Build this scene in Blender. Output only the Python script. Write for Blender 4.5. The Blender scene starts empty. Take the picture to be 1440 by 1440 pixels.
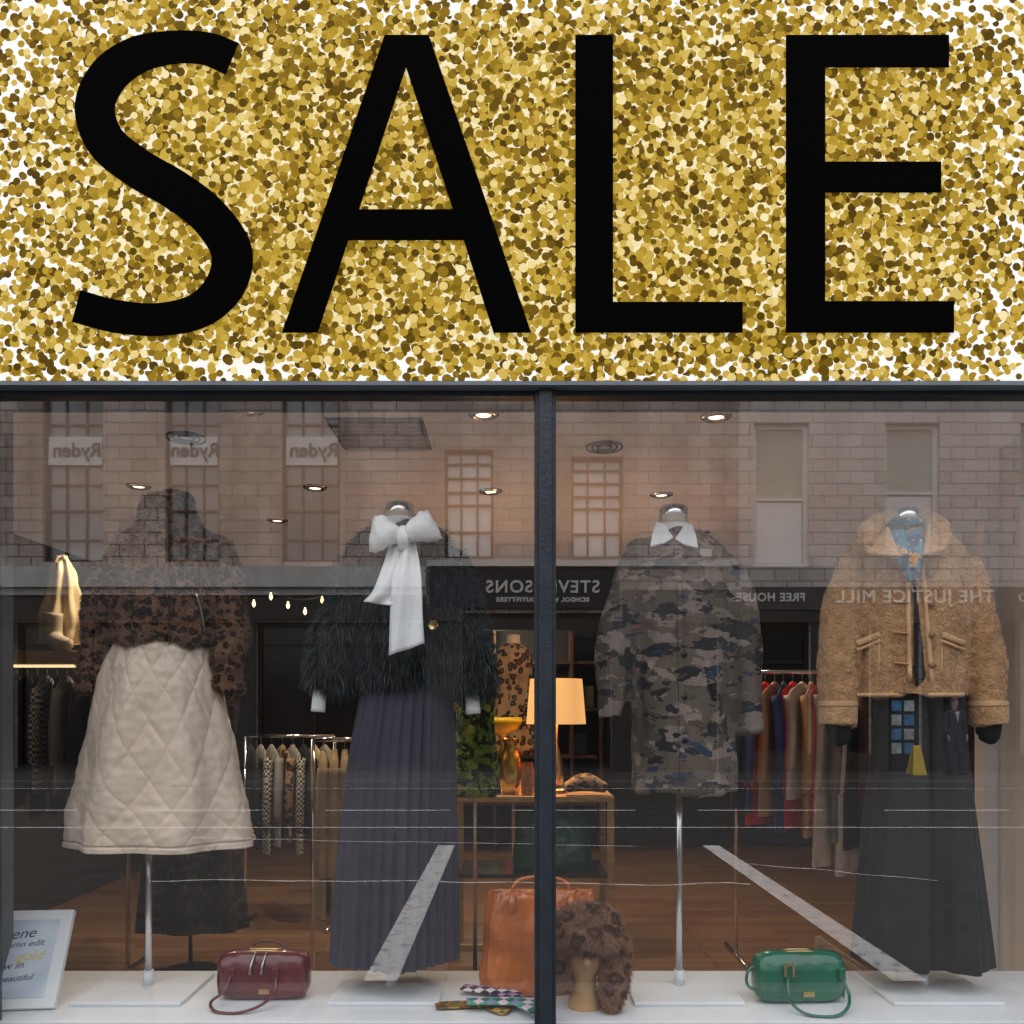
import bpy, math, random
import numpy as np
from mathutils import Vector, noise
from mathutils.bvhtree import BVHTree
random.seed(7); rng=np.random.default_rng(7)
sc=bpy.context.scene
sc.view_settings.view_transform='Standard'
try: sc.view_settings.look='None'
except: pass
CAMY=-2.45; EYE=1.6; FPX=1200.0
def W(px,py,d):
    return Vector(((px-720)*d/FPX, d+CAMY, EYE+(1000-py)*d/FPX))
# ---------------- materials
def lin(c): return tuple(c)+(1.0,) if len(c)==3 else c
def newmat(name):
    m=bpy.data.materials.new(name); m.use_nodes=True
    nt=m.node_tree; b=nt.nodes['Principled BSDF']; return m,nt,b
def M(name,col,rough=.6,metal=0,var=.15,vs=8,bump=0,bs=60,emit=0,emcol=None,stretch=None,coat=0,sheen=0,rv=0):
    m,nt,b=newmat(name); N=nt.nodes; L=nt.links
    tc=N.new('ShaderNodeTexCoord'); mp=N.new('ShaderNodeMapping')
    L.new(tc.outputs['Object'],mp.inputs[0])
    if stretch: mp.inputs['Scale'].default_value=stretch
    n=N.new('ShaderNodeTexNoise'); n.inputs['Scale'].default_value=vs; n.inputs['Detail'].default_value=6
    L.new(mp.outputs[0],n.inputs['Vector'])
    r=N.new('ShaderNodeValToRGB'); r.color_ramp.elements[0].position=.3; r.color_ramp.elements[1].position=.7
    r.color_ramp.elements[0].color=lin([c*(1-var) for c in col]); r.color_ramp.elements[1].color=lin([min(1,c*(1+var)) for c in col])
    L.new(n.outputs['Fac'],r.inputs[0]); L.new(r.outputs[0],b.inputs['Base Color'])
    b.inputs['Roughness'].default_value=rough; b.inputs['Metallic'].default_value=metal
    b.inputs['Coat Weight'].default_value=coat
    b.inputs['Sheen Weight'].default_value=sheen
    if bump:
        n2=N.new('ShaderNodeTexNoise'); n2.inputs['Scale'].default_value=bs; n2.inputs['Detail'].default_value=4
        L.new(mp.outputs[0],n2.inputs['Vector'])
        bp=N.new('ShaderNodeBump'); bp.inputs['Strength'].default_value=bump; bp.inputs['Distance'].default_value=.01
        L.new(n2.outputs['Fac'],bp.inputs['Height']); L.new(bp.outputs[0],b.inputs['Normal'])
    if emit:
        b.inputs['Emission Color'].default_value=lin(emcol or col); b.inputs['Emission Strength'].default_value=emit
    return m
def stone(name,c1,c2,mort,bw=.8,rh=.33,stain=.35):
    m,nt,b=newmat(name); N=nt.nodes; L=nt.links
    tc=N.new('ShaderNodeTexCoord'); sp=N.new('ShaderNodeSeparateXYZ'); cb=N.new('ShaderNodeCombineXYZ')
    L.new(tc.outputs['Object'],sp.inputs[0]); 
    ad=N.new('ShaderNodeMath'); ad.operation='ADD'; L.new(sp.outputs['X'],ad.inputs[0]); L.new(sp.outputs['Y'],ad.inputs[1])
    L.new(ad.outputs[0],cb.inputs['X']); L.new(sp.outputs['Z'],cb.inputs['Y'])
    br=N.new('ShaderNodeTexBrick'); L.new(cb.outputs[0],br.inputs['Vector'])
    br.inputs['Scale'].default_value=1; br.inputs['Brick Width'].default_value=bw; br.inputs['Row Height'].default_value=rh
    br.inputs['Mortar Size'].default_value=.014; br.inputs['Color1'].default_value=lin(c1); br.inputs['Color2'].default_value=lin(c2); br.inputs['Mortar'].default_value=lin(mort)
    n=N.new('ShaderNodeTexNoise'); n.inputs['Scale'].default_value=.5; n.inputs['Detail'].default_value=8; n.inputs['Roughness'].default_value=.65
    mp=N.new('ShaderNodeMapping'); mp.inputs['Scale'].default_value=(1.6,1.6,.5); L.new(tc.outputs['Object'],mp.inputs[0]); L.new(mp.outputs[0],n.inputs['Vector'])
    r=N.new('ShaderNodeValToRGB'); r.color_ramp.elements[0].position=.3; r.color_ramp.elements[1].position=.62
    r.color_ramp.elements[0].color=(1-stain,1-stain,1-stain,1); r.color_ramp.elements[1].color=(1,1,1,1)
    L.new(n.outputs['Fac'],r.inputs[0])
    n3=N.new('ShaderNodeTexNoise'); n3.inputs['Scale'].default_value=25; n3.inputs['Detail'].default_value=5; L.new(tc.outputs['Object'],n3.inputs['Vector'])
    mx=N.new('ShaderNodeMix'); mx.data_type='RGBA'; mx.blend_type='MULTIPLY'; mx.inputs['Factor'].default_value=1
    L.new(br.outputs['Color'],mx.inputs[6]); L.new(r.outputs[0],mx.inputs[7])
    mx2=N.new('ShaderNodeMix'); mx2.data_type='RGBA'; mx2.blend_type='OVERLAY'; mx2.inputs['Factor'].default_value=.35
    L.new(mx.outputs[2],mx2.inputs[6]); L.new(n3.outputs['Fac'],mx2.inputs[7])
    L.new(mx2.outputs[2],b.inputs['Base Color']); b.inputs['Roughness'].default_value=.85
    return m
def leopard(name,out,ring,cen,scale=38):
    m,nt,b=newmat(name); N=nt.nodes; L=nt.links
    tc=N.new('ShaderNodeTexCoord'); n=N.new('ShaderNodeTexNoise'); n.inputs['Scale'].default_value=28
    L.new(tc.outputs['Object'],n.inputs['Vector'])
    mx=N.new('ShaderNodeMix'); mx.data_type='RGBA'; mx.blend_type='LINEAR_LIGHT'; mx.inputs['Factor'].default_value=.02
    L.new(tc.outputs['Object'],mx.inputs[6]); L.new(n.outputs['Color'],mx.inputs[7])
    v=N.new('ShaderNodeTexVoronoi'); v.inputs['Scale'].default_value=scale; L.new(mx.outputs[2],v.inputs['Vector'])
    r=N.new('ShaderNodeValToRGB'); e=r.color_ramp.elements
    e[0].position=.0; e[0].color=lin(cen); e[1].position=.62; e[1].color=lin(out)
    for p,c in ((.20,cen),(.27,ring),(.45,ring),(.52,out)):
        q=e.new(p); q.color=lin(c)
    L.new(v.outputs['Distance'],r.inputs[0])
    n2=N.new('ShaderNodeTexNoise'); n2.inputs['Scale'].default_value=260; L.new(tc.outputs['Object'],n2.inputs['Vector'])
    m2=N.new('ShaderNodeMix'); m2.data_type='RGBA'; m2.blend_type='OVERLAY'; m2.inputs['Factor'].default_value=.5
    L.new(r.outputs[0],m2.inputs[6]); L.new(n2.outputs['Fac'],m2.inputs[7]); L.new(m2.outputs[2],b.inputs['Base Color'])
    b.inputs['Roughness'].default_value=.7; b.inputs['Specular IOR Level'].default_value=.15
    return m
def camo(name,cols,scale=9,str=(1,1,2.3)):
    m,nt,b=newmat(name); N=nt.nodes; L=nt.links
    tc=N.new('ShaderNodeTexCoord')
    prev=None
    for i,(c,th,off) in enumerate(cols):
        mp=N.new('ShaderNodeMapping'); mp.inputs['Scale'].default_value=str; mp.inputs['Location'].default_value=(off,off*2,off*.7)
        L.new(tc.outputs['Object'],mp.inputs[0])
        n=N.new('ShaderNodeTexNoise'); n.inputs['Scale'].default_value=scale; n.inputs['Detail'].default_value=3.5; n.inputs['Roughness'].default_value=.55
        L.new(mp.outputs[0],n.inputs['Vector'])
        g=N.new('ShaderNodeMath'); g.operation='GREATER_THAN'; g.inputs[1].default_value=th; L.new(n.outputs['Fac'],g.inputs[0])
        mx=N.new('ShaderNodeMix'); mx.data_type='RGBA'
        if prev is None: mx.inputs[6].default_value=lin(c); mx.inputs[7].default_value=lin(c)
        else: L.new(prev,mx.inputs[6]); mx.inputs[7].default_value=lin(c)
        L.new(g.outputs[0],mx.inputs[0]); prev=mx.outputs[2]
    n2=N.new('ShaderNodeTexNoise'); n2.inputs['Scale'].default_value=330; L.new(tc.outputs['Object'],n2.inputs['Vector'])
    m2=N.new('ShaderNodeMix'); m2.data_type='RGBA'; m2.blend_type='OVERLAY'; m2.inputs['Factor'].default_value=.8
    L.new(prev,m2.inputs[6]); L.new(n2.outputs['Fac'],m2.inputs[7]); L.new(m2.outputs[2],b.inputs['Base Color'])
    b.inputs['Roughness'].default_value=.85
    return m
# ---------------- mesh helpers
def link(o,parent=None):
    sc.collection.objects.link(o)
    if parent: o.parent=parent
    return o
def E(name):
    o=bpy.data.objects.new(name,None); o.empty_display_size=.1; return link(o)
def mesh(name,v,f,mat,parent=None,smooth=True):
    me=bpy.data.meshes.new(name); me.from_pydata([tuple(a) for a in v],[],f); me.update()
    if smooth: me.polygons.foreach_set('use_smooth',[True]*len(me.polygons))
    if mat: me.materials.append(mat)
    return link(bpy.data.objects.new(name,me),parent)
def box(name,x0,x1,y0,y1,z0,z1,mat,parent=None,bevel=0):
    v=[(x,y,z) for x in (x0,x1) for y in (y0,y1) for z in (z0,z1)]
    f=[(0,1,3,2),(4,6,7,5),(0,4,5,1),(2,3,7,6),(0,2,6,4),(1,5,7,3)]
    o=mesh(name,v,f,mat,parent,False)
    if bevel:
        b=o.modifiers.new('b','BEVEL'); b.width=bevel; b.segments=3
    return o
def boxes(name,lst,mat,parent=None):
    V=[];F=[]
    for (x0,x1,y0,y1,z0,z1) in lst:
        k=len(V); V+=[(x,y,z) for x in (x0,x1) for y in (y0,y1) for z in (z0,z1)]
        F+=[tuple(i+k for i in q) for q in [(0,1,3,2),(4,6,7,5),(0,4,5,1),(2,3,7,6),(0,2,6,4),(1,5,7,3)]]
    return mesh(name,V,F,mat,parent,False)
def cr(P,n):
    P=[np.array(p,float) for p in P]; out=[]
    Q=[2*P[0]-P[1]]+P+[2*P[-1]-P[-2]]
    for i in range(1,len(Q)-2):
        for k in range(n):
            t=k/n; a,b,c,d=Q[i-1],Q[i],Q[i+1],Q[i+2]
            out.append(.5*((2*b)+(-a+c)*t+(2*a-5*b+4*c-d)*t*t+(-a+3*b-3*c+d)*t**3))
    out.append(P[-1]); return out
def sweep(name,pts,rad,mat,parent=None,seg=14,n=8,ref=(0,1,0),closed=True):
    rows=[list(p)+(list(r) if isinstance(r,(tuple,list)) else [r,r]) for p,r in zip(pts,rad)]
    R=cr(rows,n) if len(rows)>2 or n>1 else [np.array(r) for r in rows]
    V=[];F=[]; ref=Vector(ref)
    for i,r in enumerate(R):
        a=Vector(R[max(i-1,0)][:3]); b=Vector(R[min(i+1,len(R)-1)][:3]); T=(b-a).normalized()
        B=T.cross(ref)
        if B.length<1e-4: B=T.cross(Vector((1,0,.1)))
        B.normalize(); C=B.cross(T)
        for k in range(seg):
            t=2*math.pi*k/seg; V.append(Vector(r[:3])+B*math.cos(t)*r[3]+C*math.sin(t)*r[4])
    for i in range(len(R)-1):
        for k in range(seg):
            F.append((i*seg+k,i*seg+(k+1)%seg,(i+1)*seg+(k+1)%seg,(i+1)*seg+k))
    if closed: F.append(tuple(range(seg))[::-1]); F.append(tuple((len(R)-1)*seg+k for k in range(seg)))
    return mesh(name,V,F,mat,parent)
def lathe(name,prof,c,mat,parent=None,seg=32):
    V=[];F=[]
    for (r,z) in prof:
        for k in range(seg):
            t=2*math.pi*k/seg; V.append((c[0]+r*math.cos(t),c[1]+r*math.sin(t),c[2]+z))
    for i in range(len(prof)-1):
        for k in range(seg): F.append((i*seg+k,i*seg+(k+1)%seg,(i+1)*seg+(k+1)%seg,(i+1)*seg+k))
    return mesh(name,V,F,mat,parent)
MD=2.77
def loft(name,rows,mat,parent=None,d=MD,seg=96,n=10,disp=None,cap=True):
    """rows: (py,xl,xr,ry) garment outline measured at mannequin depth"""
    R=[]
    for (py,xl,xr,ry) in rows:
        c=W((xl+xr)/2,py,d); R.append((c.x,c.y,c.z,(xr-xl)/2*d/FPX,ry))
    R=cr(R,n); V=[];F=[];m=len(R)
    for i,r in enumerate(R):
        v=i/(m-1)
        for k in range(seg):
            u=k/seg; t=2*math.pi*u; o=disp(u,v) if disp else 0
            nx,ny=math.cos(t),math.sin(t)
            V.append((r[0]+nx*(r[3]+o),r[1]+ny*(r[4]+o),r[2]))
    for i in range(m-1):
        for k in range(seg): F.append((i*seg+k,(i+1)*seg+k,(i+1)*seg+(k+1)%seg,i*seg+(k+1)%seg))
    if cap: F.append(tuple(range(seg))); F.append(tuple((m-1)*seg+k for k in range(seg))[::-1])
    return mesh(name,V,F,mat,parent)
def fuse(name,objs,mat,voxel=.007,smooth=4,parent=None):
    me=bpy.data.meshes.new(name); V=[];F=[]
    for o in objs:
        k=len(V); V+=[tuple(v.co) for v in o.data.vertices]; F+=[tuple(i+k for i in p.vertices) for p in o.data.polygons]
        bpy.data.objects.remove(o)
    me.from_pydata(V,[],F)
    t=bpy.data.objects.new('tmp',me); sc.collection.objects.link(t)
    r=t.modifiers.new('r','REMESH'); r.mode='VOXEL'; r.voxel_size=voxel
    s=t.modifiers.new('s','SMOOTH'); s.iterations=smooth; s.factor=.5
    dg=bpy.context.evaluated_depsgraph_get()
    nm=bpy.data.meshes.new_from_object(t.evaluated_get(dg)); bpy.data.objects.remove(t)
    nm.name=name; nm.materials.clear(); nm.materials.append(mat)
    nm.polygons.foreach_set('use_smooth',[True]*len(nm.polygons))
    return link(bpy.data.objects.new(name,nm),parent)
def wrinkle(o,layers):
    me=o.data; nv=len(me.vertices)
    co=np.empty(nv*3,np.float32); me.vertices.foreach_get('co',co); co=co.reshape(-1,3)
    no=np.empty(nv*3,np.float32); me.vertex_normals.foreach_get('vector',no); no=no.reshape(-1,3)
    s=np.zeros(nv); nz=noise.noise
    for (sx,sz,a) in layers:
        q=(co*np.array([sx,sx,sz])).tolist()
        s+=a*np.array([nz(p) for p in q])
    co=co+no*s[:,None]; me.vertices.foreach_set('co',co.reshape(-1).astype(np.float32)); me.update()
def fur(name,o,n,length,width,mat,parent=None,grav=.6,jit=.5,zmin=None,zmax=None,out=1.0):
    me=o.data; me.calc_loop_triangles()
    nv=len(me.vertices); co=np.empty(nv*3); me.vertices.foreach_get('co',co); co=co.reshape(-1,3)
    tr=np.empty(len(me.loop_triangles)*3,int); me.loop_triangles.foreach_get('vertices',tr); tr=tr.reshape(-1,3)
    a,b,c=co[tr[:,0]],co[tr[:,1]],co[tr[:,2]]; nn=np.cross(b-a,c-a); ar=np.linalg.norm(nn,axis=1)
    idx=rng.choice(len(tr),n,p=ar/ar.sum()); r1=np.sqrt(rng.random((n,1))); r2=rng.random((n,1))
    P=(1-r1)*a[idx]+r1*(1-r2)*b[idx]+r1*r2*c[idx]; Nn=nn[idx]/np.maximum(ar[idx][:,None],1e-12)
    J=rng.normal(size=(n,3))*jit
    D=Nn*out+J+np.array([0,0,-grav]); D/=np.linalg.norm(D,axis=1)[:,None]
    L=length*(.55+.75*rng.random((n,1)))
    S=np.cross(D,rng.normal(size=(n,3))); S/=np.linalg.norm(S,axis=1)[:,None]; S*=width*.5*(.6+.8*rng.random((n,1)))
    mid=P+D*L*.5; D2=D+np.array([0,0,-grav*.8]); D2/=np.linalg.norm(D2,axis=1)[:,None]; tip=mid+D2*L*.5
    V=np.empty((n,5,3)); V[:,0]=P-S; V[:,1]=P+S; V[:,2]=mid-S*.8; V[:,3]=mid+S*.8; V[:,4]=tip
    base=np.arange(n)[:,None]*5
    T=np.concatenate([base+np.array([[0,1,3]]),base+np.array([[0,3,2]]),base+np.array([[2,3,4]])],axis=1).reshape(-1)
    m=bpy.data.meshes.new(name); m.vertices.add(n*5); m.vertices.foreach_set('co',V.reshape(-1).astype(np.float32))
    nt_=n*3; m.loops.add(nt_*3); m.loops.foreach_set('vertex_index',T.astype(np.int32))
    m.polygons.add(nt_); m.polygons.foreach_set('loop_start',(np.arange(nt_)*3).astype(np.int32)); m.polygons.foreach_set('loop_total',np.full(nt_,3,np.int32))
    m.update(calc_edges=True); m.materials.append(mat)
    return link(bpy.data.objects.new(name,m),parent)
def bvh(o):
    return BVHTree.FromPolygons([v.co.copy() for v in o.data.vertices],[tuple(p.vertices) for p in o.data.polygons])
def surf(tree,px,py,d=MD-.12):
    cam=Vector((0,CAMY,EYE)); dr=(W(px,py,d)-cam).normalized()
    h=tree.ray_cast(cam,dr)
    return h[0] if h[0] else W(px,py,d)
def sheet(name,rows,mat,parent,nc=10,n=6,wave=0,freq=3,thick=.003):
    """rows: (xl,yl,xr,yr,d)"""
    R=cr([(*W(a,b,e),*W(c,dd,e)) for a,b,c,dd,e in rows],n); V=[];F=[]
    for i,r in enumerate(R):
        A=Vector(r[:3]);B=Vector(r[3:])
        for k in range(nc+1):
            t=k/nc; p=A.lerp(B,t); p.y+=wave*math.sin(t*math.pi*2*freq/2+i*.12)
            V.append(p)
    m=nc+1
    for i in range(len(R)-1):
        for k in range(nc): F.append((i*m+k,i*m+k+1,(i+1)*m+k+1,(i+1)*m+k))
    o=mesh(name,V,F,mat,parent); s=o.modifiers.new('s','SOLIDIFY'); s.thickness=thick; s.offset=0
    return o
# ---------------- palette
black=M('black_paint',(.012,.013,.016),.4,var=.2)
framem=M('window_frame_paint',(.022,.03,.042),.38,var=.25,vs=14,bump=.15,bs=90)
white=M('white_paint',(.76,.79,.82),.45,var=.04,vs=5,bump=.05)
chrome=M('chrome',(.75,.75,.76),.16,1,var=.03)
brass=M('brass',(.75,.55,.25),.3,1,var=.1)
woodp=M('pale_oak',(.42,.27,.13),.5,var=.25,vs=6,stretch=(2,8,8),bump=.1)
# ---------------- ground & street
asph=M('asphalt',(.034,.034,.036),.85,var=.4,vs=3,bump=.5,bs=80)
pav=stone('paving_slabs',(.06,.058,.056),(.08,.078,.075),(.035,.035,.035),.6,.6,.3)
m_=pav.node_tree
for n_ in m_.nodes:
    if n_.type=='COMBXYZ':
        sp_=[q for q in m_.nodes if q.type=='SEPXYZ'][0]
        for l in list(n_.inputs['X'].links)+list(n_.inputs['Y'].links): m_.links.remove(l)
        m_.links.new(sp_.outputs['X'],n_.inputs['X']); m_.links.new(sp_.outputs['Y'],n_.inputs['Y'])
grd=M('ground_earth',(.12,.11,.1),.95,var=.3,vs=.5)
mesh('ground',[(-600,-600,-.02),(600,-600,-.02),(600,600,-.02),(-600,600,-.02)],[(0,1,2,3)],grd,smooth=False)
mesh('road',[(-60,-15.6,0),(60,-15.6,0),(60,-2.2,0),(-60,-2.2,0)],[(0,1,2,3)],asph,smooth=False)
near=E('pavement'); kerb=M('kerb_granite',(.13,.125,.12),.8,var=.2,vs=20)
box('slabs',-60,60,-2.05,-.06,-.02,.12,pav,near); box('kerb',-60,60,-2.2,-2.052,-.02,.122,kerb,near,.01)
far=E('pavement'); box('slabs',-60,60,-18.5,-15.75,-.02,.12,pav,far); box('kerb',-60,60,-15.748,-15.6,-.02,.122,kerb,far,.01)
# worn paint
mk,nt,b=newmat('worn_road_paint'); N=nt.nodes;L=nt.links
tc=N.new('ShaderNodeTexCoord'); n=N.new('ShaderNodeTexNoise'); n.inputs['Scale'].default_value=9; n.inputs['Detail'].default_value=9; n.inputs['Roughness'].default_value=.75
L.new(tc.outputs['Object'],n.inputs['Vector']); r=N.new('ShaderNodeValToRGB'); r.color_ramp.elements[0].position=.34; r.color_ramp.elements[1].position=.48
r.color_ramp.elements[0].color=(.12,.12,.12,1); r.color_ramp.elements[1].color=(.82,.82,.81,1); L.new(n.outputs['Fac'],r.inputs[0]); L.new(r.outputs[0],b.inputs['Base Color']); b.inputs['Roughness'].default_value=.8
rm=E('road_markings')
def flat(name,pts,mat,parent,z): return mesh(name,[(x,y,z) for x,y in pts],[tuple(range(len(pts)))],mat,parent,False)
for i,x in enumerate((-.78,2.36)):
    flat('bay_line_%d'%i,[(x-.10,-7.7),(x+.10,-7.7),(x+.10,-2.6),(x-.10,-2.6)],mk,rm,.004)
flat('bay_end_line',[(-12,-9.3),(12,-9.3),(12,-9.22),(-12,-9.22)],mk,rm,.0045)
for i in range(-8,9):
    flat('lane_dash_%d'%i,[(i*3,-11.35),(i*3+2,-11.35),(i*3+2,-11.25),(i*3,-11.25)],mk,rm,.004)
flat('edge_line',[(-50,-15.2),(50,-15.2),(50,-15.13),(-50,-15.13)],mk,rm,.004)
def crack(x0,y0,x1,y1,nm):
    V=[];F=[];n=30
    for i in range(n+1):
        t=i/n; x=x0+(x1-x0)*t; y=y0+(y1-y0)*t+.12*noise.noise(Vector((x*2,y0,0))); w=.02+.015*noise.noise(Vector((x*5,3,1)))
        V+=[(x,y-w,.0048),(x,y+w,.0048)]
    for i in range(n): F.append((2*i,2*i+2,2*i+3,2*i+1))
    mesh(nm,V,F,mk,rm,False)
crack(-3.4,-5.6,2.2,-5.4,'scuffed_line_a'); crack(-4,-8.3,1.5,-7.6,'scuffed_line_b'); crack(2.4,-6.5,4,-5.6,'scuffed_line_c')
# ---------------- buildings opposite (seen mirrored in the glass)
def fx(px): return (px-720)*.0175
def fz(py): return EYE+(1000-py)*.0175
YB=-18.55
def facade(bname,pxl,pxr,ztop,mat,holes,parent):
    xs=sorted(set([fx(pxl),fx(pxr)]+[fx(h[0]) for h in holes]+[fx(h[1]) for h in holes]))
    zs=sorted(set([0,ztop]+[fz(h[2]) for h in holes]+[fz(h[3]) for h in holes]))
    V=[];F=[]
    def q(a): 
        k=len(V); V.extend(a); F.append((k,k+1,k+2,k+3))
    for i in range(len(xs)-1):
        for j in range(len(zs)-1):
            cx=(xs[i]+xs[i+1])/2; cz=(zs[j]+zs[j+1])/2
            if any(fx(h[0])<cx<fx(h[1]) and fz(h[3])<cz<fz(h[2]) for h in holes): continue
            q([(xs[i],YB,zs[j]),(xs[i],YB,zs[j+1]),(xs[i+1],YB,zs[j+1]),(xs[i+1],YB,zs[j])])
    for h in holes:
        a,b_,t,u=fx(h[0]),fx(h[1]),fz(h[2]),fz(h[3]); y2=YB-.3
        q([(a,YB,u),(a,y2,u),(a,y2,t),(a,YB,t)]);q([(b_,YB,u),(b_,YB,t),(b_,y2,t),(b_,y2,u)])
        q([(a,YB,t),(a,y2,t),(b_,y2,t),(b_,YB,t)]);q([(a,YB,u),(b_,YB,u),(b_,y2,u),(a,y2,u)])
    mesh('walls',V,F,mat,parent,False)
    box('core',fx(pxl),fx(pxr),YB-9,YB-.6,0,ztop,mat,parent)
    box('roof_cornice',fx(pxl)-.1,fx(pxr)+.0,YB-9.2,YB+.3,ztop,ztop+.3,mat,parent)
stA=stone('brown_granite_blocks',(.56,.46,.41),(.72,.62,.56),(.17,.13,.115),.62,.30,.7)
stB=stone('pink_granite_blocks',(.70,.63,.59),(.84,.78,.74),(.28,.245,.225),.62,.30,.3)
stC=M('dressed_stone',(.66,.65,.63),.8,var=.12,vs=3)
brn=M('brown_window_frame',(.10,.05,.04),.5); wf=M('white_window_frame',(.88,.88,.88),.4,var=.03)
pane=M('net_curtained_pane',(.84,.87,.89),.15,var=.2,vs=.6,coat=1)
dpane=M('office_pane',(.26,.28,.29),.1,var=.6,vs=.5,coat=1)
blind=M('roller_blind',(.50,.55,.48),.8,var=.08,vs=2); dark=M('dark_shop_glass',(.015,.016,.018),.12,var=.4,vs=1)
def window(nm,a,b_,t,u,parent,fm,cols,rws,panem,fw=.07,y=YB-.2):
    x0,x1,z1,z0=fx(a),fx(b_),fz(t),fz(u)
    box(nm+'_pane',x0,x1,y-.05,y-.03,z0,z1,panem,parent)
    L_=[(x0,x0+fw,y-.02,y+.05,z0,z1),(x1-fw,x1,y-.02,y+.05,z0,z1),(x0+fw,x1-fw,y-.02,y+.05,z0,z0+fw),(x0+fw,x1-fw,y-.02,y+.05,z1-fw,z1)]
    for c in range(1,cols): xx=x0+(x1-x0)*c/cols; L_.append((xx-fw*.3,xx+fw*.3,y-.022,y+.03,z0+fw,z1-fw))
    for c in rws: zz=z0+(z1-z0)*c; L_.append((x0+fw,x1-fw,y-.024,y+.036,zz-fw*.35,zz+fw*.35))
    boxes(nm+'_frame',L_,fm,parent)
bA=E('granite_office_building')
hA=[(60,145,545,790),(232,308,545,790),(396,478,545,790),(625,694,632,785),(803,876,642,785),(-110,-30,545,790),(-280,-200,545,790),(-450,-370,545,790)]
gA=[(-450,-20,875,1080),(20,330,875,1080),(360,600,875,1080),(650,860,862,1080),(900,1010,875,1090)]
facade('a',-900,1040,10.6,stA,hA+gA,bA)
dst=M('dark_painted_stone',(.05,.048,.046),.7,var=.3,vs=3)
boxes('painted_pilasters',[(fx(a),fx(c),YB+.003,YB+.06,.12,fz(874)) for a,c in ((-900,-450),(-20,20),(330,360),(600,650),(860,900),(1010,1039))]+[(fx(875),fx(1039),YB+.065,YB+.1,fz(874.5),fz(830)),(fx(-900),fx(899),YB+.065,YB+.09,.121,fz(1079)),(fx(600),fx(650),YB+.125,YB+.14,fz(874),fz(855.5))],dst,bA)
for i,h in enumerate(hA):
    if h[0] in (625,803): window('window_%d'%i,*h,bA,brn,3,[.25,.5,.62,.75,.88],pane)
    else:
        window('window_%d'%i,*h,bA,brn,3,[.13,.3,.45,.6,.8],dpane)
        box('window_board_%d'%i,fx(h[0])+.08,fx(h[1])-.08,YB-.15,YB-.12,fz(652),fz(612),M('pale_board',(.85,.87,.86),.6,var=.05),bA)
for i,h in enumerate(gA): window('shopfront_%d'%i,*h,bA,black,max(2,(h[1]-h[0])//80),[.85],dark,.1)
boxes('cornice',[(fx(-900),fx(600),YB+.002,YB+.35,fz(828),fz(800)),(fx(-900),fx(600),YB+.002,YB+.2,fz(838),fz(828.2))],stC,bA)
boxes('sill_course',[(fx(600)+.01,fx(1040),YB+.002,YB+.12,fz(797),fz(789))],stC,bA)
box('shop_fascia',fx(605),fx(870),YB+.003,YB+.12,fz(856),fz(802),M('navy_fascia',(.015,.018,.026),.5),bA)
box('shop_fascia_left',fx(-20),fx(600),YB+.003,YB+.1,fz(872),fz(842),M('dark_fascia',(.03,.03,.032),.4),bA)
def text(nm,s,x,z,size,mat,parent,y=YB+.13,sp=1.0):
    c=bpy.data.curves.new(nm,'FONT'); c.body=s; c.size=size; c.align_x='CENTER'; c.extrude=.01; c.space_character=sp; c.offset=.008
    o=bpy.data.objects.new(nm,c); o.location=(x,y,z); o.rotation_euler=(math.pi/2,0,math.pi); c.materials.append(mat); return link(o,parent)
lt=M('pale_lettering',(.9,.88,.84),.5,var=.02); gl=M('grey_lettering',(.08,.09,.11),.5)
text('fascia_lettering','STEVENSONS',fx(763),fz(834),.42,lt,bA,sp=1.15)
text('fascia_sublettering','SCHOOL WEAR OUTFITTERS',fx(763),fz(847),.15,lt,bA,sp=1.2)
for i,x in enumerate((105,272,440)): text('board_lettering_%d'%i,'Ryden',fx(x),fz(640),.48,gl,bA,y=YB-.1)
bB=E('granite_pub_building')
hB=[(1060,1138,595,797),(1245,1322,595,780),(1435,1512,595,780),(1620,1700,595,780)]
gB=[(1060,1140,875,1060),(1175,1225,875,1060),(1248,1296,875,1093),(1325,1440,875,1060),(1480,1600,875,1060)]
facade('b',1040,2100,11.2,stB,hB+gB,bB)
boxes('painted_ground_storey',[(fx(a),fx(c),YB+.003,YB+.05,.12,fz(874)) for a,c in ((1040.5,1060),(1140,1175),(1225,1248),(1296,1325),(1440,1480))]+[(fx(1040.5),fx(1600),YB+.055,YB+.08,fz(874.5),fz(859)),(fx(1040.5),fx(1247),YB+.053,YB+.075,.121,fz(1059.5)),(fx(1297),fx(1700),YB+.053,YB+.075,.121,fz(1059.5))],dst,bB)
for i,h in enumerate(hB):
    window('sash_window_%d'%i,*h,bB,wf,1,[.48],blind,.1)
    box('sash_lower_pane_%d'%i,fx(h[0])+.12,fx(h[1])-.12,YB-.215,YB-.205,fz(h[3])+.12,(fz(h[3])+fz(h[2]))/2-.14,pane,bB)
for i,h in enumerate(gB): window('pub_window_%d'%i,*h,bB,black,1,[.7],dark,.1)
box('pub_fascia',fx(1040)+.01,fx(2100),YB+.003,YB+.1,fz(858),fz(826),M('pub_fascia_paint',(.09,.08,.076),.6),bB)
text('pub_lettering','THE JUSTICE MILL',fx(1284),fz(848),.44,lt,bB,sp=1.12,y=YB+.115)
text('pub_sublettering','FREE HOUSE',fx(1082),fz(846),.28,lt,bB,sp=1.1,y=YB+.115); text('pub_sublettering_b','NO',fx(1440),fz(846),.26,lt,bB,y=YB+.115)
pc=[M('poster_blue',(.08,.3,.6),.5,var=.4,vs=9),M('poster_pale',(.6,.7,.72),.5,var=.4,vs=9)]
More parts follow.
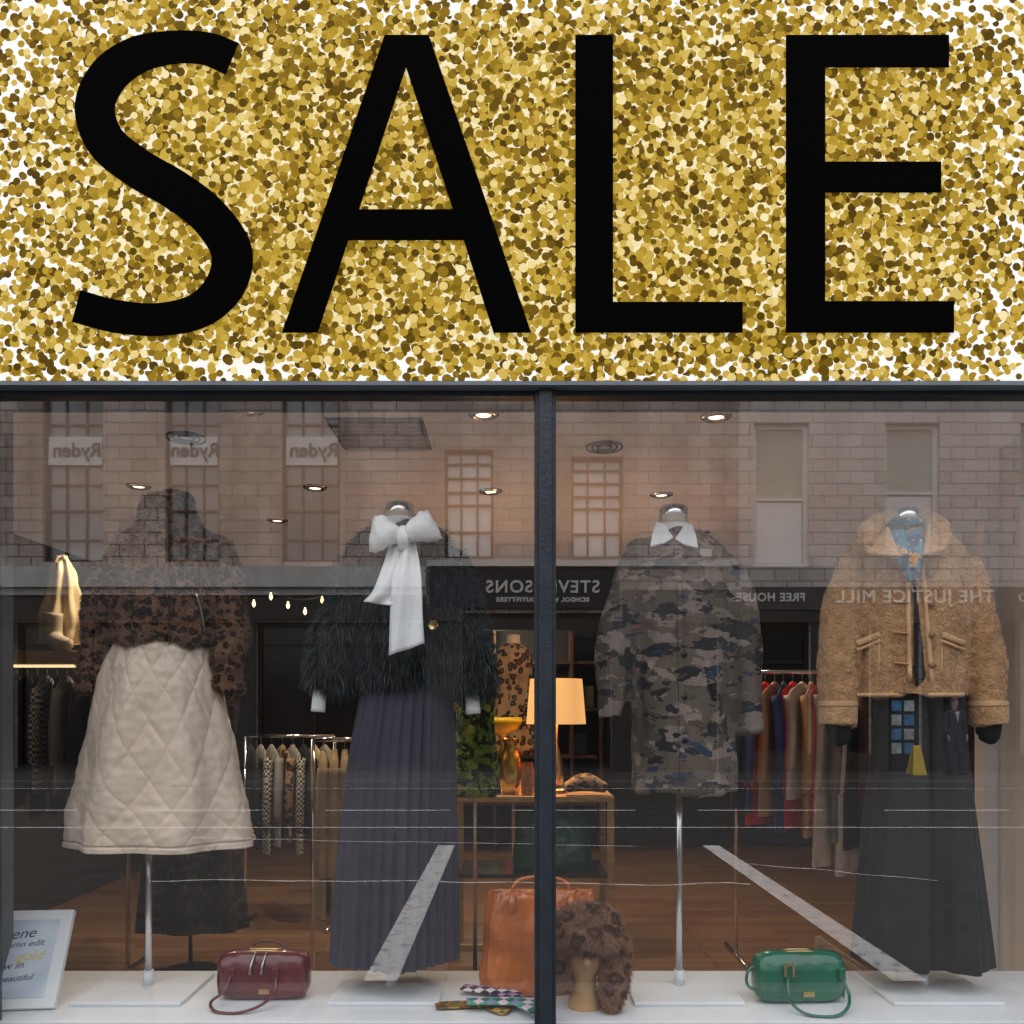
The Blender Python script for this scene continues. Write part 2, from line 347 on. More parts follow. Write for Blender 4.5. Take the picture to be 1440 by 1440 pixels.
for i in range(8):
    x=1256+(i%2)*18; y=985+(i//2)*20
    box('poster_%d'%i,fx(x),fx(x+14),YB-.1,YB-.09,fz(y+15),fz(y),pc[(i+i//2)%2],bB)
# yellow floor sign
yb=M('yellow_plastic',(.9,.62,.03),.4); ys=E('yellow_caution_sign')
bx,by=9.4,-17.4
mesh('panel_front',[(bx-.16,by+.18,.12),(bx+.16,by+.18,.12),(bx+.08,by+.02,.8),(bx-.08,by+.02,.8)],[(0,1,2,3)],yb,ys,False).modifiers.new('s','SOLIDIFY').thickness=.02
mesh('panel_back',[(bx-.16,by-.18,.12),(bx+.16,by-.18,.12),(bx+.08,by-.01,.8),(bx-.08,by-.01,.8)],[(0,1,2,3)],yb,ys,False).modifiers.new('s','SOLIDIFY').thickness=.02
# pedestrian across the street
def skin_fig(name,verts,edges,rads,mat,parent,sub=2,root=0):
    me=bpy.data.meshes.new(name); me.from_pydata(verts,edges,[]); o=link(bpy.data.objects.new(name,me),parent)
    me.materials.append(mat); s=o.modifiers.new('s','SKIN')
    for v,r in zip(me.skin_vertices[0].data,rads): v.radius=(r if isinstance(r,tuple) else (r,r))
    me.skin_vertices[0].data[root].use_root=True
    s.use_smooth_shade=True; q=o.modifiers.new('u','SUBSURF'); q.levels=sub; q.render_levels=sub; return o
ped=E('pedestrian'); X,Y=10.35,-17.5; Z=.12
suit=M('dark_suit_cloth',(.028,.034,.055),.8); skinm=M('skin',(.6,.37,.28),.5,var=.06); shirt=M('white_shirt',(.7,.7,.7),.7); hair=M('grey_hair',(.12,.1,.09),.8)
vs=[(0,0,.95),(0,0,1.12),(0,0,1.32),(0,0,1.46),(.19,0,1.42),(.25,.02,1.15),(.22,.12,.93),(-.19,0,1.42),(-.25,.02,1.15),(-.22,.12,.93),(.1,0,.88),(.12,.02,.5),(.13,0,.08),(-.1,0,.88),(-.12,.04,.5),(-.15,.06,.08)]
es=[(0,1),(1,2),(2,3),(3,4),(4,5),(5,6),(3,7),(7,8),(8,9),(0,10),(10,11),(11,12),(0,13),(13,14),(14,15)]
rd=[(.16,.11),(.155,.11),(.17,.12),(.09,.08),.075,.06,.048,.075,.06,.048,.1,.075,.055,.1,.075,.055]
skin_fig('suit',[(X+a,Y+b_,Z+c) for a,b_,c in vs],es,rd,suit,ped)
hv=[(0,0,1.48),(0,.0,1.56),(0,.01,1.63),(0,0,1.71),(0,.0,1.76)]
skin_fig('head',[(X+a,Y+b_,Z+c) for a,b_,c in hv],[(0,1),(1,2),(2,3),(3,4)],[.05,.055,(.07,.085),(.075,.095),.05],skinm,ped)
lathe('hair',[(.001,.115),(.05,.11),(.08,.08),(.088,.03),(.084,-.01)],(X,Y-.015,Z+1.69),hair,ped)
for s in (-1,1):
    lathe('eye',[(.001,.008),(.01,0),(.001,-.008)],(X+s*.03,Y+.087,Z+1.67),black,ped,10)
    lathe('ear',[(.001,.03),(.015,0),(.001,-.03)],(X+s*.078,Y,Z+1.65),skinm,ped,10)
    hx=X+s*.22; 
    sweep('palm',[(hx,Y+.12,Z+.93),(hx,Y+.13,Z+.85)],[(.022,.04),(.02,.042)],skinm,ped,10,3)
    for k in range(4): sweep('finger',[(hx,Y+.10+k*.02,Z+.86),(hx-s*.004,Y+.105+k*.02,Z+.82),(hx-s*.014,Y+.11+k*.02,Z+.785-.004*abs(k-2))],[.009,.009,.007],skinm,ped,8,3)
    sweep('thumb',[(hx,Y+.15,Z+.89),(hx-s*.01,Y+.185,Z+.855),(hx-s*.012,Y+.19,Z+.83)],[.011,.01,.008],skinm,ped,8,3)
    fx0=X+(.13 if s>0 else -.15); fy0=Y+(0 if s>0 else .06)
    sweep('shoe',[(fx0,fy0-.07,Z+.045),(fx0,fy0+.06,Z+.045),(fx0+s*.02,fy0+.17,Z+.03)],[.045,(.05,.045),(.035,.03)],black,ped,12,5)
sweep('nose',[(X,Y+.09,Z+1.665),(X,Y+.112,Z+1.635),(X,Y+.09,Z+1.63)],[.008,.013,.01],skinm,ped,8,3)
box('mouth',X-.022,X+.022,Y+.08,Y+.093,Z+1.597,Z+1.603,M('lips',(.3,.12,.1),.5),ped)
mesh('shirt_front',[(X-.05,Y+.122,Z+1.47),(X+.05,Y+.122,Z+1.47),(X,Y+.145,Z+1.2)],[(0,1,2)],shirt,ped)
# ---------------- shop building
shop=E('shop_front'); render_=M('dark_shop_stone',(.10,.11,.12),.7,var=.2,vs=4)
WL,WR=-1.488,2.2; ZT=2.525; DZ=.70
boxes('front_wall',[(-7,WL-.06,-.06,.2,0,ZT),(WR+.06,7,-.06,.2,0,ZT),(WL-.06,WR+.06,-.06,.015,0,DZ-.03),(-7,7,-.02,.2,ZT+.002,4.3)],render_,shop)
boxes('outer_walls',[(-7,-6.8,.202,8,0,4.3),(6.8,7,.202,8,0,4.3),(-6.79,6.79,7.8,8,0,4.3),(-7,7,.202,8,4.302,4.5)],render_,shop)
box('parapet_coping',-7.1,7.1,-.15,.3,4.503,4.65,stC,shop)
# frames
def dd(px,d): return (px-720)*d/FPX
mx0,mx1=dd(752,2.42),dd(782,2.42)
box('mullion',mx0,mx1,-.03,.04,DZ-.03,ZT,framem,shop,.003)
box('mullion_bead',mx0+.012,mx1-.012,-.042,-.031,DZ-.03,ZT,framem,shop,.002)
boxes('head_frame',[(WL,mx0-.001,-.02,.04,ZT-.028,ZT),(mx1+.001,WR,-.02,.04,ZT-.028,ZT)],framem,shop)
boxes('jambs',[(WL-.058,WL,-.03,.04,DZ-.03,ZT),(WR,WR+.058,-.03,.04,DZ-.03,ZT)],framem,shop)
# glass
gm,nt,b=newmat('shop_window_glass'); N=nt.nodes; L=nt.links; N.remove(b)
out=N['Material Output']; tr=N.new('ShaderNodeBsdfTransparent'); tr.inputs[0].default_value=(.98,.99,.985,1)
gs=N.new('ShaderNodeBsdfGlossy'); gs.inputs['Roughness'].default_value=.0; gs.inputs['Color'].default_value=(1,1,1,1)
mx=N.new('ShaderNodeMixShader'); mx.inputs[0].default_value=.145
L.new(tr.outputs[0],mx.inputs[1]); L.new(gs.outputs[0],mx.inputs[2]); L.new(mx.outputs[0],out.inputs[0])
for nm,a,c in (('glass_pane_a',WL,mx0),('glass_pane_b',mx1,WR)):
    mesh(nm,[(a,0,DZ-.03),(c,0,DZ-.03),(c,0,ZT-.02),(a,0,ZT-.02)],[(0,1,2,3)],gm,shop,False)
# ---------------- SALE sign
SD=2.385
sm,nt,b=newmat('gold_glitter_print'); N=nt.nodes; L=nt.links
tc=N.new('ShaderNodeTexCoord'); sp=N.new('ShaderNodeSeparateXYZ'); L.new(tc.outputs['Object'],sp.inputs[0])
cb=N.new('ShaderNodeCombineXYZ'); L.new(sp.outputs['X'],cb.inputs['X']); L.new(sp.outputs['Z'],cb.inputs['Y'])
dn=N.new('ShaderNodeTexNoise'); dn.inputs['Scale'].default_value=3.2; dn.inputs['Detail'].default_value=3; L.new(cb.outputs[0],dn.inputs['Vector'])
def math_(op,a,b_=None,c=None,clamp=False):
    n=N.new('ShaderNodeMath'); n.operation=op; n.use_clamp=clamp
    for i,x in enumerate((a,b_,c)):
        if x is None: continue
        if isinstance(x,(int,float)): n.inputs[i].default_value=x
        else: L.new(x,n.inputs[i])
    return n.outputs[0]
zc=EYE+(1000-267)*SD/FPX
ax=math_('POWER',math_('DIVIDE',math_('ABSOLUTE',sp.outputs['X']),1.45),5)
az=math_('POWER',math_('DIVIDE',math_('ABSOLUTE',math_('SUBTRACT',sp.outputs['Z'],zc)),.53),5)
edge=math_('ADD',ax,az)
thr=math_('MAXIMUM',math_('SUBTRACT',math_('ADD',math_('MULTIPLY',dn.outputs['Fac'],1.0),.54),math_('MULTIPLY',edge,.44)),.16)
bgm=N.new('ShaderNodeMix'); bgm.data_type='RGBA'; bgm.inputs[6].default_value=(.92,.80,.46,1); bgm.inputs[7].default_value=(1,.99,.95,1)
L.new(math_('ADD',math_('MULTIPLY',edge,1.3),math_('SUBTRACT',dn.outputs['Fac'],.40),clamp=True),bgm.inputs[0])
prev=bgm.outputs[2]
for i in range(10):
    mp=N.new('ShaderNodeMapping'); mp.inputs['Location'].default_value=(i*3.17,i*1.93,0); mp.inputs['Rotation'].default_value=(0,0,i*.7); s=23+(i*5)%8; mp.inputs['Scale'].default_value=(s,s,s)
    L.new(cb.outputs[0],mp.inputs[0]); v=N.new('ShaderNodeTexVoronoi'); v.voronoi_dimensions='2D'; v.inputs['Scale'].default_value=1; L.new(mp.outputs[0],v.inputs['Vector'])
    sc_=N.new('ShaderNodeSeparateColor'); L.new(v.outputs['Color'],sc_.inputs[0])
    rad=math_('ADD',math_('MULTIPLY',sc_.outputs[0],.16),.20)
    mk_=math_('MULTIPLY',math_('LESS_THAN',v.outputs['Distance'],rad),math_('LESS_THAN',sc_.outputs[1],thr))
    rp=N.new('ShaderNodeValToRGB'); e=rp.color_ramp.elements; e[0].position=0; e[0].color=(.08,.042,.001,1); e[1].position=1; e[1].color=(.98,.86,.52,1)
    for p,c in ((.16,(.14,.08,.003)),(.36,(.30,.18,.010)),(.62,(.50,.32,.030)),(.83,(.66,.46,.085)),(.94,(.84,.66,.25))):
        q=e.new(p); q.color=lin(c)
    L.new(sc_.outputs[2],rp.inputs[0])
    mx=N.new('ShaderNodeMix'); mx.data_type='RGBA'; L.new(mk_,mx.inputs[0])
    L.new(prev,mx.inputs[6])
    L.new(rp.outputs[0],mx.inputs[7]); prev=mx.outputs[2]
hs=N.new('ShaderNodeMix'); hs.data_type='RGBA'; hs.blend_type='MULTIPLY'; hs.inputs[0].default_value=1; hs.inputs[7].default_value=(.5,.5,.5,1); L.new(prev,hs.inputs[6])
L.new(hs.outputs[2],b.inputs['Base Color']); L.new(prev,b.inputs['Emission Color']); b.inputs['Emission Strength'].default_value=.64; b.inputs['Roughness'].default_value=.8; b.inputs['Specular IOR Level'].default_value=.1
sign=E('sale_sign')
zb=EYE+(1000-535)*SD/FPX; zt2=EYE+1012*SD/FPX; ysg=SD+CAMY
box('lightbox_panel',-1.62,1.62,ysg,-.022,zb,zt2,sm,sign)  # printed banner panel, emission added to its colours to keep it bright
box('lower_trim',-1.62,1.62,ysg+.001,-.0215,zb-.012,zb-.001,M('grey_trim',(.16,.19,.23),.4),sign)
ink=M('black_vinyl',(.001,.001,.001),.8,var=.05)
ink.node_tree.nodes['Principled BSDF'].inputs['Specular IOR Level'].default_value=.02
def letter(nm,polys):
    V=[];F=[]
    for p in polys:
        k=len(V); V+=[W(x,y,SD-.004) for x,y in p]; F.append(tuple(range(k,k+len(p))))
    o=mesh(nm,V,F,ink,sign,False); s=o.modifiers.new('s','SOLIDIFY'); s.thickness=.003
letter('letter_a',[[(397,468),(541,50),(571,95),(505,295),(490,338),(447,468)],[(541,50),(603,50),(571,95)],[(603,50),(747,468),(694,468),(652,338),(637,295),(571,95)],[(505,295),(637,295),(652,338),(490,338)]])
letter('letter_l',[[(809,50),(862,50),(862,425),(809,425)],[(809,425),(1044,425),(1044,468),(809,468)]])
letter('letter_e',[[(1105,50),(1160,50),(1160,468),(1105,468)],[(1160,50),(1334,50),(1334,95),(1160,95)],[(1160,228),(1323,228),(1323,271),(1160,271)],[(1160,424),(1341,424),(1341,468),(1160,468)]])
S=cr([(326,82,24),(290,68,23),(243,66,23),(192,77,26),(152,106,28),(133,150,28),(148,198,28),(192,235,28),(245,266,28),(292,302,28),(325,352,29),(317,400,28),(280,436,25),(222,449,23),(160,444,23),(107,430,23)],8)
V=[];F=[]
for i,p in enumerate(S):
    a=S[max(0,i-1)];c=S[min(len(S)-1,i+1)]; t=np.array([c[0]-a[0],c[1]-a[1]]); t/=np.linalg.norm(t); n=np.array([-t[1],t[0]])
    V+=[W(p[0]+n[0]*p[2],p[1]+n[1]*p[2],SD-.004),W(p[0]-n[0]*p[2],p[1]-n[1]*p[2],SD-.004)]
for i in range(len(S)-1): F.append((2*i,2*i+2,2*i+3,2*i+1))
mesh('letter_s',V,F,ink,sign,False).modifiers.new('s','SOLIDIFY').thickness=.003
# ---------------- interior room
room=E('shop_interior')
flo,nt,b=newmat('oak_floorboards'); N=nt.nodes; L=nt.links
tc=N.new('ShaderNodeTexCoord'); br=N.new('ShaderNodeTexBrick'); L.new(tc.outputs['Object'],br.inputs['Vector'])
br.inputs['Scale'].default_value=1; br.inputs['Brick Width'].default_value=1.2; br.inputs['Row Height'].default_value=.11; br.inputs['Mortar Size'].default_value=.003
br.inputs['Color1'].default_value=(.20,.10,.05,1); br.inputs['Color2'].default_value=(.30,.17,.09,1); br.inputs['Mortar'].default_value=(.03,.015,.01,1)
L.new(br.outputs['Color'],b.inputs['Base Color']); b.inputs['Roughness'].default_value=.35
mesh('floor',[(-6.8,.2,.1),(6.8,.2,.1),(6.8,7.8,.1),(-6.8,7.8,.1)],[(0,1,2,3)],flo,room,False)
ceilm=M('ceiling_paint',(.50,.45,.42),.9,var=.05,emit=.06,emcol=(1,.82,.72)); box('ceiling',-6.79,6.79,.203,7.79,2.85,2.95,ceilm,room)  # faint emission added to the paint to lift the ceiling's brightness
wd=M('dark_wall',(.028,.025,.023),.8,var=.2,vs=2)
boxes('dark_walls',[(-3.6,-3.5,.21,7.7,.1,2.848),(-3.498,4.2,7.0,7.1,.1,2.848),(4.21,4.3,1.7,7.7,.1,2.848),(-3.498,4.2,4.9,5.0,2.30,2.848)],wd,room)  # last box: dark bulkhead added to hide the bright ceiling behind mirrored lettering
boxes('white_wall',[(2.32,2.42,.21,1.62,.1,2.848),(2.425,4.2,1.5,1.6,.1,2.848)],white,room)
box('skirting',2.29,2.318,.52,1.62,.1,.25,white,room)
box('door_frame',2.25,2.33,1.622,1.70,.1,2.5,wf,room)
# window platform
plat=E('window_display_platform')
box('top',WL-.3,2.3,.022,.51,DZ-.04,DZ,white,plat,.004); box('back_board',WL-.3,2.3,.46,.5,.1,DZ-.042,white,plat)
# downlights
warm=(1,.80,.56)
em=M('lamp_glow',(1,.85,.6),.5,emit=3,emcol=(1,.84,.62))
def lamp(kind,nm,loc,en,col,parent,**k):
    l=bpy.data.lights.new(nm,kind); l.energy=en; l.color=col
    for a,v in k.items(): setattr(l,a,v)
    o=bpy.data.objects.new(nm,l); o.location=loc; return link(o,parent)
for px,py,en in ((15,570,0),(350,575,0),(680,582,0),(1007,585,0),(195,683,65),(443,685,0),(690,690,60),(930,695,0),(390,731,60),(985,748,75),(695,797,60)):
    d=1.25*FPX/(1000-py); x=dd(px,d); y=d+CAMY
    g=E('ceiling_downlight'); lathe('trim_ring',[(.034,-.004),(.048,-.014),(.066,-.006),(.068,0)],(x,y,2.849),chrome,g)
    lathe('glow_disc',[(.001,-.004),(.032,-.004)],(x,y,2.849),em,g)
    if en: 
        o=lamp('SPOT','beam',(x,y,2.82),en,warm,g,spot_size=2.5,spot_blend=.8,shadow_soft_size=.05)
fill_rig=E('window_track_lights'); box('track',-1.4,2.1,.085,.11,2.80,2.825,black,fill_rig)  # unseen fill spots added inside the window head to brighten the garments
for i,x in enumerate((-1.1,-.35,.5,1.3)):
    sweep('spot_head_%d'%i,[(x,.097,2.79),(x,.085,2.71)],[.03,.036],black,fill_rig,16,2)
    o=lamp('SPOT','spot_beam_%d'%i,(x,.085,2.69),32,(1,.94,.87),fill_rig,spot_size=2.2,spot_blend=.9,shadow_soft_size=.10)
# air vent
vent=E('ceiling_vent'); c0=W(540,612,3.87); gv=M('vent_grey',(.36,.34,.32),.6); dv=M('vent_recess',(.12,.11,.10),.8)
for i in range(7): box('slat_%d'%i,c0.x-.2+0*i,c0.x+.18,c0.y-.22+i*.06,c0.y-.185+i*.06,2.83,2.846,gv,vent)
box('recess',c0.x-.22,c0.x+.2,c0.y-.24,c0.y+.2,2.847,2.8495,dv,vent)
for px,py in ((262,614),(850,627)):
    d=1.25*FPX/(1000-py); v_=E('ceiling_diffuser')
    for r_ in (.03,.055,.08): lathe('ring_%d'%int(r_*1000),[(r_,-.005),(r_+.006,-.012),(r_+.008,-.001)],(dd(px,d),d+CAMY,2.849),dv,v_)
# ---------------- mannequins
cream=M('mannequin_linen',(.62,.55,.45),.8,var=.05); polym=M('brushed_steel_pole',(.7,.7,.72),.25,1,var=.05)
def mannequin(px,neck_px,neck_top,garb,hem):
    g=E('mannequin'); b0=W(px,1390,MD); x=b0.x; y=b0.y
    box('base_plate',x-.17,x+.17,y-.17,y+.13,DZ+.001,DZ+.013,white,g,.003)
    sweep('pole',[(x,y,DZ+.01),(x,y,EYE+(1000-hem+60)*MD/FPX)],[.0105,.0105],polym,g,20,1)
    sweep('pole_socket',[(x,y,DZ+.013),(x,y,DZ+.06)],[.018,.016],white,g,20,1)
    n0=W(neck_px,neck_top,MD); zc=n0.z; xx=n0.x
    lathe('neck',[(.06,-.14),(.05,-.09),(.046,-.04),(.046,-.028)],(xx,y,zc),cream,g)
    lathe('neck_cap',[(.0465,-.03),(.0465,-.006),(.04,.0),(.001,.003)],(xx,y,zc),chrome,g)
    return g
def tubepx(pts,rads,y_off=0,d=MD,ym=None,flat=1.0):
    P=[]
    for p in pts:
        w=W(p[0],p[1],d); w.y+=y_off+(p[2] if len(p)>2 else 0); P.append(w)
    return sweep('t',P,[(r*d/FPX,r*d/FPX*flat) for r in rads],None,None,24,6)
# -- 1 leopard jacket + quilted skirt
mannequin(209,240,696,None,1185)
lm=leopard('leopard_faux_fur',(.25,.135,.075),(.008,.006,.005),(.10,.048,.026),40)
b1=loft('b',[(702,205,268,.055),(720,202,272,.062),(734,199,275,.070),(746,190,288,.088),(758,170,314,.098),(778,158,326,.118),(850,158,322,.14),(882,155,314,.142),(900,158,309,.137),(909,166,301,.12)],None)
clr=loft('c',[(699,203,268,.065),(712,200,272,.072),(736,198,276,.078)],None)
s1=tubepx([(182,784),(158,830,-.01),(144,890,-.02),(136,972,-.03)],[26,28,24,18]); s2=tubepx([(304,784),(317,830,-.01),(324,890,-.02),(323,972,-.03)],[25,26,24,19])
j1=fuse('leopard_fur_jacket',[b1,clr,s1,s2],lm,.008); wrinkle(j1,[(14,9,.018),(35,25,.008)])
fur('fur_pile',j1,60000,.013,.0020,lm,j1,grav=.6,jit=.45)
zipm=M('zip_metal',(.5,.48,.42),.3,1)
t=bvh(j1); sweep('zip',[surf(t,278,835)+Vector((0,-.012,0)),surf(t,285,860)+Vector((0,-.012,0)),surf(t,290,890)+Vector((0,-.012,0))],[.004]*3,zipm,j1,8,4)
sweep('front_opening',[surf(t,236+i*.8,712+i*38)+Vector((0,-.007,0)) for i in range(6)],[(.003,.004)]*6,black,j1,8,4)
qm=M('cream_quilted_nylon',(.72,.59,.47),.36,var=.05,vs=6,bump=.18,bs=30,sheen=.2)
def qd(u,v):
    a=13*u+4.4*v+.06*math.sin(v*9+u*20); c=13*u-4.4*v+.06*math.sin(v*7+1+u*31)
    sa,sb=abs(math.sin(math.pi*a)),abs(math.sin(math.pi*c))
    s=min(sa,sb)**.40
    th=2*math.pi*u
    return (.0055*s+.018*v*math.sin(th*7+1.5+2*v)+.010*noise.noise(Vector((math.cos(th)*3,math.sin(th)*3,v*5)))+.0026*noise.noise(Vector((u*55,v*30,5)))-(.004 if .965<v<.975 else 0))*min(1,v*8+.1)
sk=loft('quilted_skirt',[(886,172,292,.105),(925,157,300,.125),(970,146,309,.15),(1030,134,322,.17),(1090,120,337,.185),(1140,110,348,.195),(1187,104,355,.2)],qm,seg=560,n=44,disp=qd,cap=False)
sk.modifiers.new('s','SOLIDIFY').thickness=.006
# -- 2 feather jacket, bow, pleated skirt
mannequin(550,562,708,None,1345)
fm=M('dark_green_feather',(.013,.021,.023),.55,var=.8,vs=50)
b2=loft('b',[(738,535,598,.055),(750,515,618,.08),(764,501,632,.1),(800,498,644,.12),(860,500,648,.125),(920,503,650,.125),(960,508,648,.12)],None)
s1=tubepx([(516,782),(494,840,-.01),(476,900,-.02),(462,962,-.03)],[25,30,31,29]); s2=tubepx([(626,782),(644,840,-.01),(658,900,-.02),(666,968,-.03)],[25,29,30,28])
j2=fuse('feathered_jacket',[b2,s1,s2],fm,.010); wrinkle(j2,[(18,12,.018)])
fur('feather_strands',j2,38000,.046,.0026,fm,j2,grav=1.2,jit=.42,out=.7)
fm2=M('feather_sheen',(.045,.062,.07),.5,var=.7,vs=50)
fur('feather_fronds',j2,9000,.058,.0028,fm2,j2,grav=1.4,jit=.5,out=.7)
navy=M('charcoal_navy_crepe',(.050,.048,.070),.8,var=.12,vs=4,bump=.1,bs=200)
def pd(u,v):
    x=(u*30)%1; k=.5+.5*noise.noise(Vector((int(u*30)*1.7,0,3))); return (.002+.007*v)*(.5+k)*(min(x*1.5,(1-x)*3)*2-1)+.014*v*math.sin(u*2*math.pi*5+1+v)+.006*noise.noise(Vector((u*30,v*3,2)))
loft('pleated_maxi_skirt',[(915,520,630,.1),(980,507,634,.12),(1080,490,636,.14),(1200,478,637,.155),(1346,469,637,.165)],navy,seg=420,n=16,disp=pd,cap=False)
silk=M('white_silk',(.86,.88,.89),.45,var=.03,sheen=.3,bump=.08,bs=25)
bow=E('white_bow_blouse')
sheet('tail_short',[(548,765,572,768,2.57),(536,800,572,806,2.555),(524,830,568,836,2.55),(511,846,556,853,2.55)],silk,bow,12,8,.008,3)
sheet('tail_long',[(560,765,584,762,2.565),(551,810,592,808,2.54),(548,870,595,868,2.535),(547,922,597,905,2.53)],silk,bow,12,8,.010,3)
def loop(nm,pts,rads): 
    o=sweep(nm,[W(a,b_,d_) for a,b_,d_ in pts],[(r*2.58/FPX,q) for r,q in rads],silk,bow,28,8); wrinkle(o,[(55,25,.006)])
loop('loop_a',[(566,756,2.57),(552,752,2.555),(535,750,2.55),(523,750,2.57)],[(7,.014),(16,.03),(25,.03),(27,.006)])
loop('loop_b',[(568,755,2.57),(582,748,2.55),(598,741,2.545),(611,737,2.57)],[(7,.014),(15,.03),(22,.03),(24,.006)])
sweep('knot',[W(567,742,2.56),W(567,756,2.545),W(567,772,2.56)],[.012,.022,.014],silk,bow,20,6)
lathe('blouse_collar',[(.062,-.03),(.056,.0),(.05,.02)],W(562,738,MD),silk,bow)
for a in ([(456,968),(453,1001)],[(664,970),(667,1004)]): 
    o=tubepx(a,[9,10],-.06,flat=.6); o.parent=bow; o.name='cuff'; o.data.materials.append(silk)
br_=E('gold_brooch'); t=bvh(j2); p=surf(t,611,881); lathe('disc',[(.001,.0),(.014,0),(.017,.004),(.017,.006)],(0,0,0),brass,br_,6); br_.location=p+Vector((0,-.045,0)); br_.rotation_euler=(math.pi/2,0,0)
# -- 3 camo coat
mannequin(955,947,712,None,1105)
cm=camo('camo_cloth',[((.125,.098,.076),.0,0),((.24,.19,.165),.53,3.1),((.020,.020,.024),.555,7.7),((.026,.042,.078),.615,12.3),((.078,.060,.042),.59,21),((.24,.09,.12),.73,31)],9.5,(1,1,2.0))
b3=loft('b',[(748,928,968,.05),(757,905,998,.08),(768,884,1020,.10),(800,879,1028,.12),(900,882,1028,.125),(1000,884,1030,.135),(1111,889,1034,.15)],None)
s1=tubepx([(898,788),(877,850,-.01),(864,920,-.02),(858,1012,-.03)],[23,25,23,18]); s2=tubepx([(1010,788),(1032,850,-.01),(1044,930,-.02),(1052,1030,-.03)],[23,25,23,18])
j3=fuse('camouflage_coat',[b3,s1,s2],cm,.007,3); wrinkle(j3,[(10,3,.022),(26,10,.009),(60,40,.002)])
t=bvh(j3)
pts=[surf(t,955+i*.6,775+i*36)+Vector((0,-.001,0)) for i in range(10)]
sweep('placket',pts,[(.010,.002)]*10,cm,j3,8,3)
bt=M('dark_button',(.02,.02,.025),.3)
for i in range(5):
    p=surf(t,962,800+i*60); sweep('button_%d'%i,[p+Vector((0,.002,0)),p+Vector((0,-.006,0))],[.009,.009],bt,j3,16,1,ref=(0,0,1))
for s in (-1,1):
    a=surf(t,955+s*38,930); c=surf(t,955+s*52,985)
    sweep('pocket_welt',[a+Vector((0,-.003,0)),c+Vector((0,-.003,0))],[(.011,.004)]*2,cm,j3,8,2)
p=surf(t,992,778); box('name_badge',p.x-.018,p.x+.018,p.y-.008,p.y-.002,p.z-.012,p.z+.012,M('badge_plastic',(.35,.35,.34),.4),j3)
cl=E('white_shirt_collar')
for s in (-1,1):
    V=[W(948+s*1.5,757,2.645),W(948+s*14,765,2.63),W(948+s*34,770,2.625),W(948+s*31,752,2.65),W(948+s*25,736,2.70),W(948+s*14,738,2.685)]
    o=mesh('point',V,[(0,1,2),(0,2,3),(0,3,5),(3,4,5)],silk,cl,False); q=o.modifiers.new('s','SOLIDIFY'); q.thickness=.006; bq=o.modifiers.new('b','BEVEL'); bq.width=.002
lathe('stand',[(.066,-.04),(.060,.0),(.052,.010)],W(948,743,MD),silk,cl)
# -- 4 shearling jacket + trousers
mannequin(1298,1273,716,None,1350)
sh=M('tan_shearling',(.60,.34,.155),.95,var=.22,vs=45,bump=1,bs=110,sheen=.4)
shl=M('tan_suede_trim',(.72,.45,.24),.85,var=.12,vs=20,bump=.3,bs=120)
b4=loft('b',[(748,1240,1312,.07),(756,1218,1335,.09),(768,1198,1354,.105),(800,1191,1364,.125),(860,1195,1362,.135),(930,1199,1358,.135),(979,1200,1356,.13)],None)
s1=tubepx([(1210,792),(1188,850,-.01),(1178,920,-.02),(1173,1020,-.03)],[27,30,28,23]); s2=tubepx([(1346,792),(1366,850,-.01),(1376,920,-.02),(1383,1020,-.03)],[27,30,28,23])
j4=fuse('shearling_jacket',[b4,s1,s2],sh,.0062,2); wrinkle(j4,[(12,6,.016),(30,22,.006),(110,110,.0025)])
fur('shearling_curls',j4,42000,.0040,.0024,sh,j4,grav=.0,jit=.8)
t=bvh(j4)
def on(px,py,o=-.008): return surf(t,px,py)+Vector((0,o,0))
cA=[W(1218,768,2.62),W(1222,745,2.64),W(1245,728,2.74),W(1275,722,2.85),W(1303,728,2.74),W(1322,745,2.64),W(1322,772,2.61)]
co=sweep('collar',cA,[(.018,.016),(.034,.028),(.030,.022),(.028,.02),(.030,.022),(.034,.028),(.018,.016)],sh,j4,18,8,ref=(0,0,1)); wrinkle(co,[(40,40,.006)])
fur('collar_curls',co,9000,.005,.0026,sh,j4,grav=.1,jit=.9)
for s,nm in ((-1,'a'),(1,'b')):
    xs=[(1250 if s<0 else 1302),(1213 if s<0 else 1333),(1222 if s<0 else 1326),(1268 if s<0 else 1296)]
    V=[W(xs[0],738,2.64),W(xs[1],762,2.61),W(xs[2],778,2.60),W(xs[3],783,2.58)]
    o=mesh('lapel_'+nm,V,[(0,1,2,3)],sh,j4,False); q=o.modifiers.new('s','SOLIDIFY'); q.thickness=.016; bq=o.modifiers.new('b','BEVEL'); bq.width=.006; bq.segments=3
blk=M('black_knit',(.008,.008,.01),.9,var=.2,vs=60,bump=.3,bs=200)
pp=[on(1285+i*1.2,815+i*20.5,-.004) for i in range(9)]
sweep('black_top_strip',pp,[(.003+.0022*i,.004) for i in range(9)],blk,j4,8,3)
for off,nm in ((-10,'a'),(11,'b')): sweep('front_band_'+nm,[on(1285+i*1.2+off*(1+.07*i),792+i*23.5,-.004) for i in range(9)],[(.007,.006)]*9,shl,j4,10,3)
for i in range(4):
    yv=803+i*43
    a=on(1252+i*1,yv); c=on(1275+i*.2,yv+2); sweep('tab_%d'%i,[a,c],[(.003,.009)]*2,shl,j4,8,2,ref=(0,1,0))
    p=on(1306+i,yv+4); sweep('button_%d'%i,[p+Vector((0,.004,0)),p+Vector((0,-.007,0))],[.0105,.0095],M('horn_button',(.30,.15,.07),.3),j4,18,1,ref=(0,0,1))
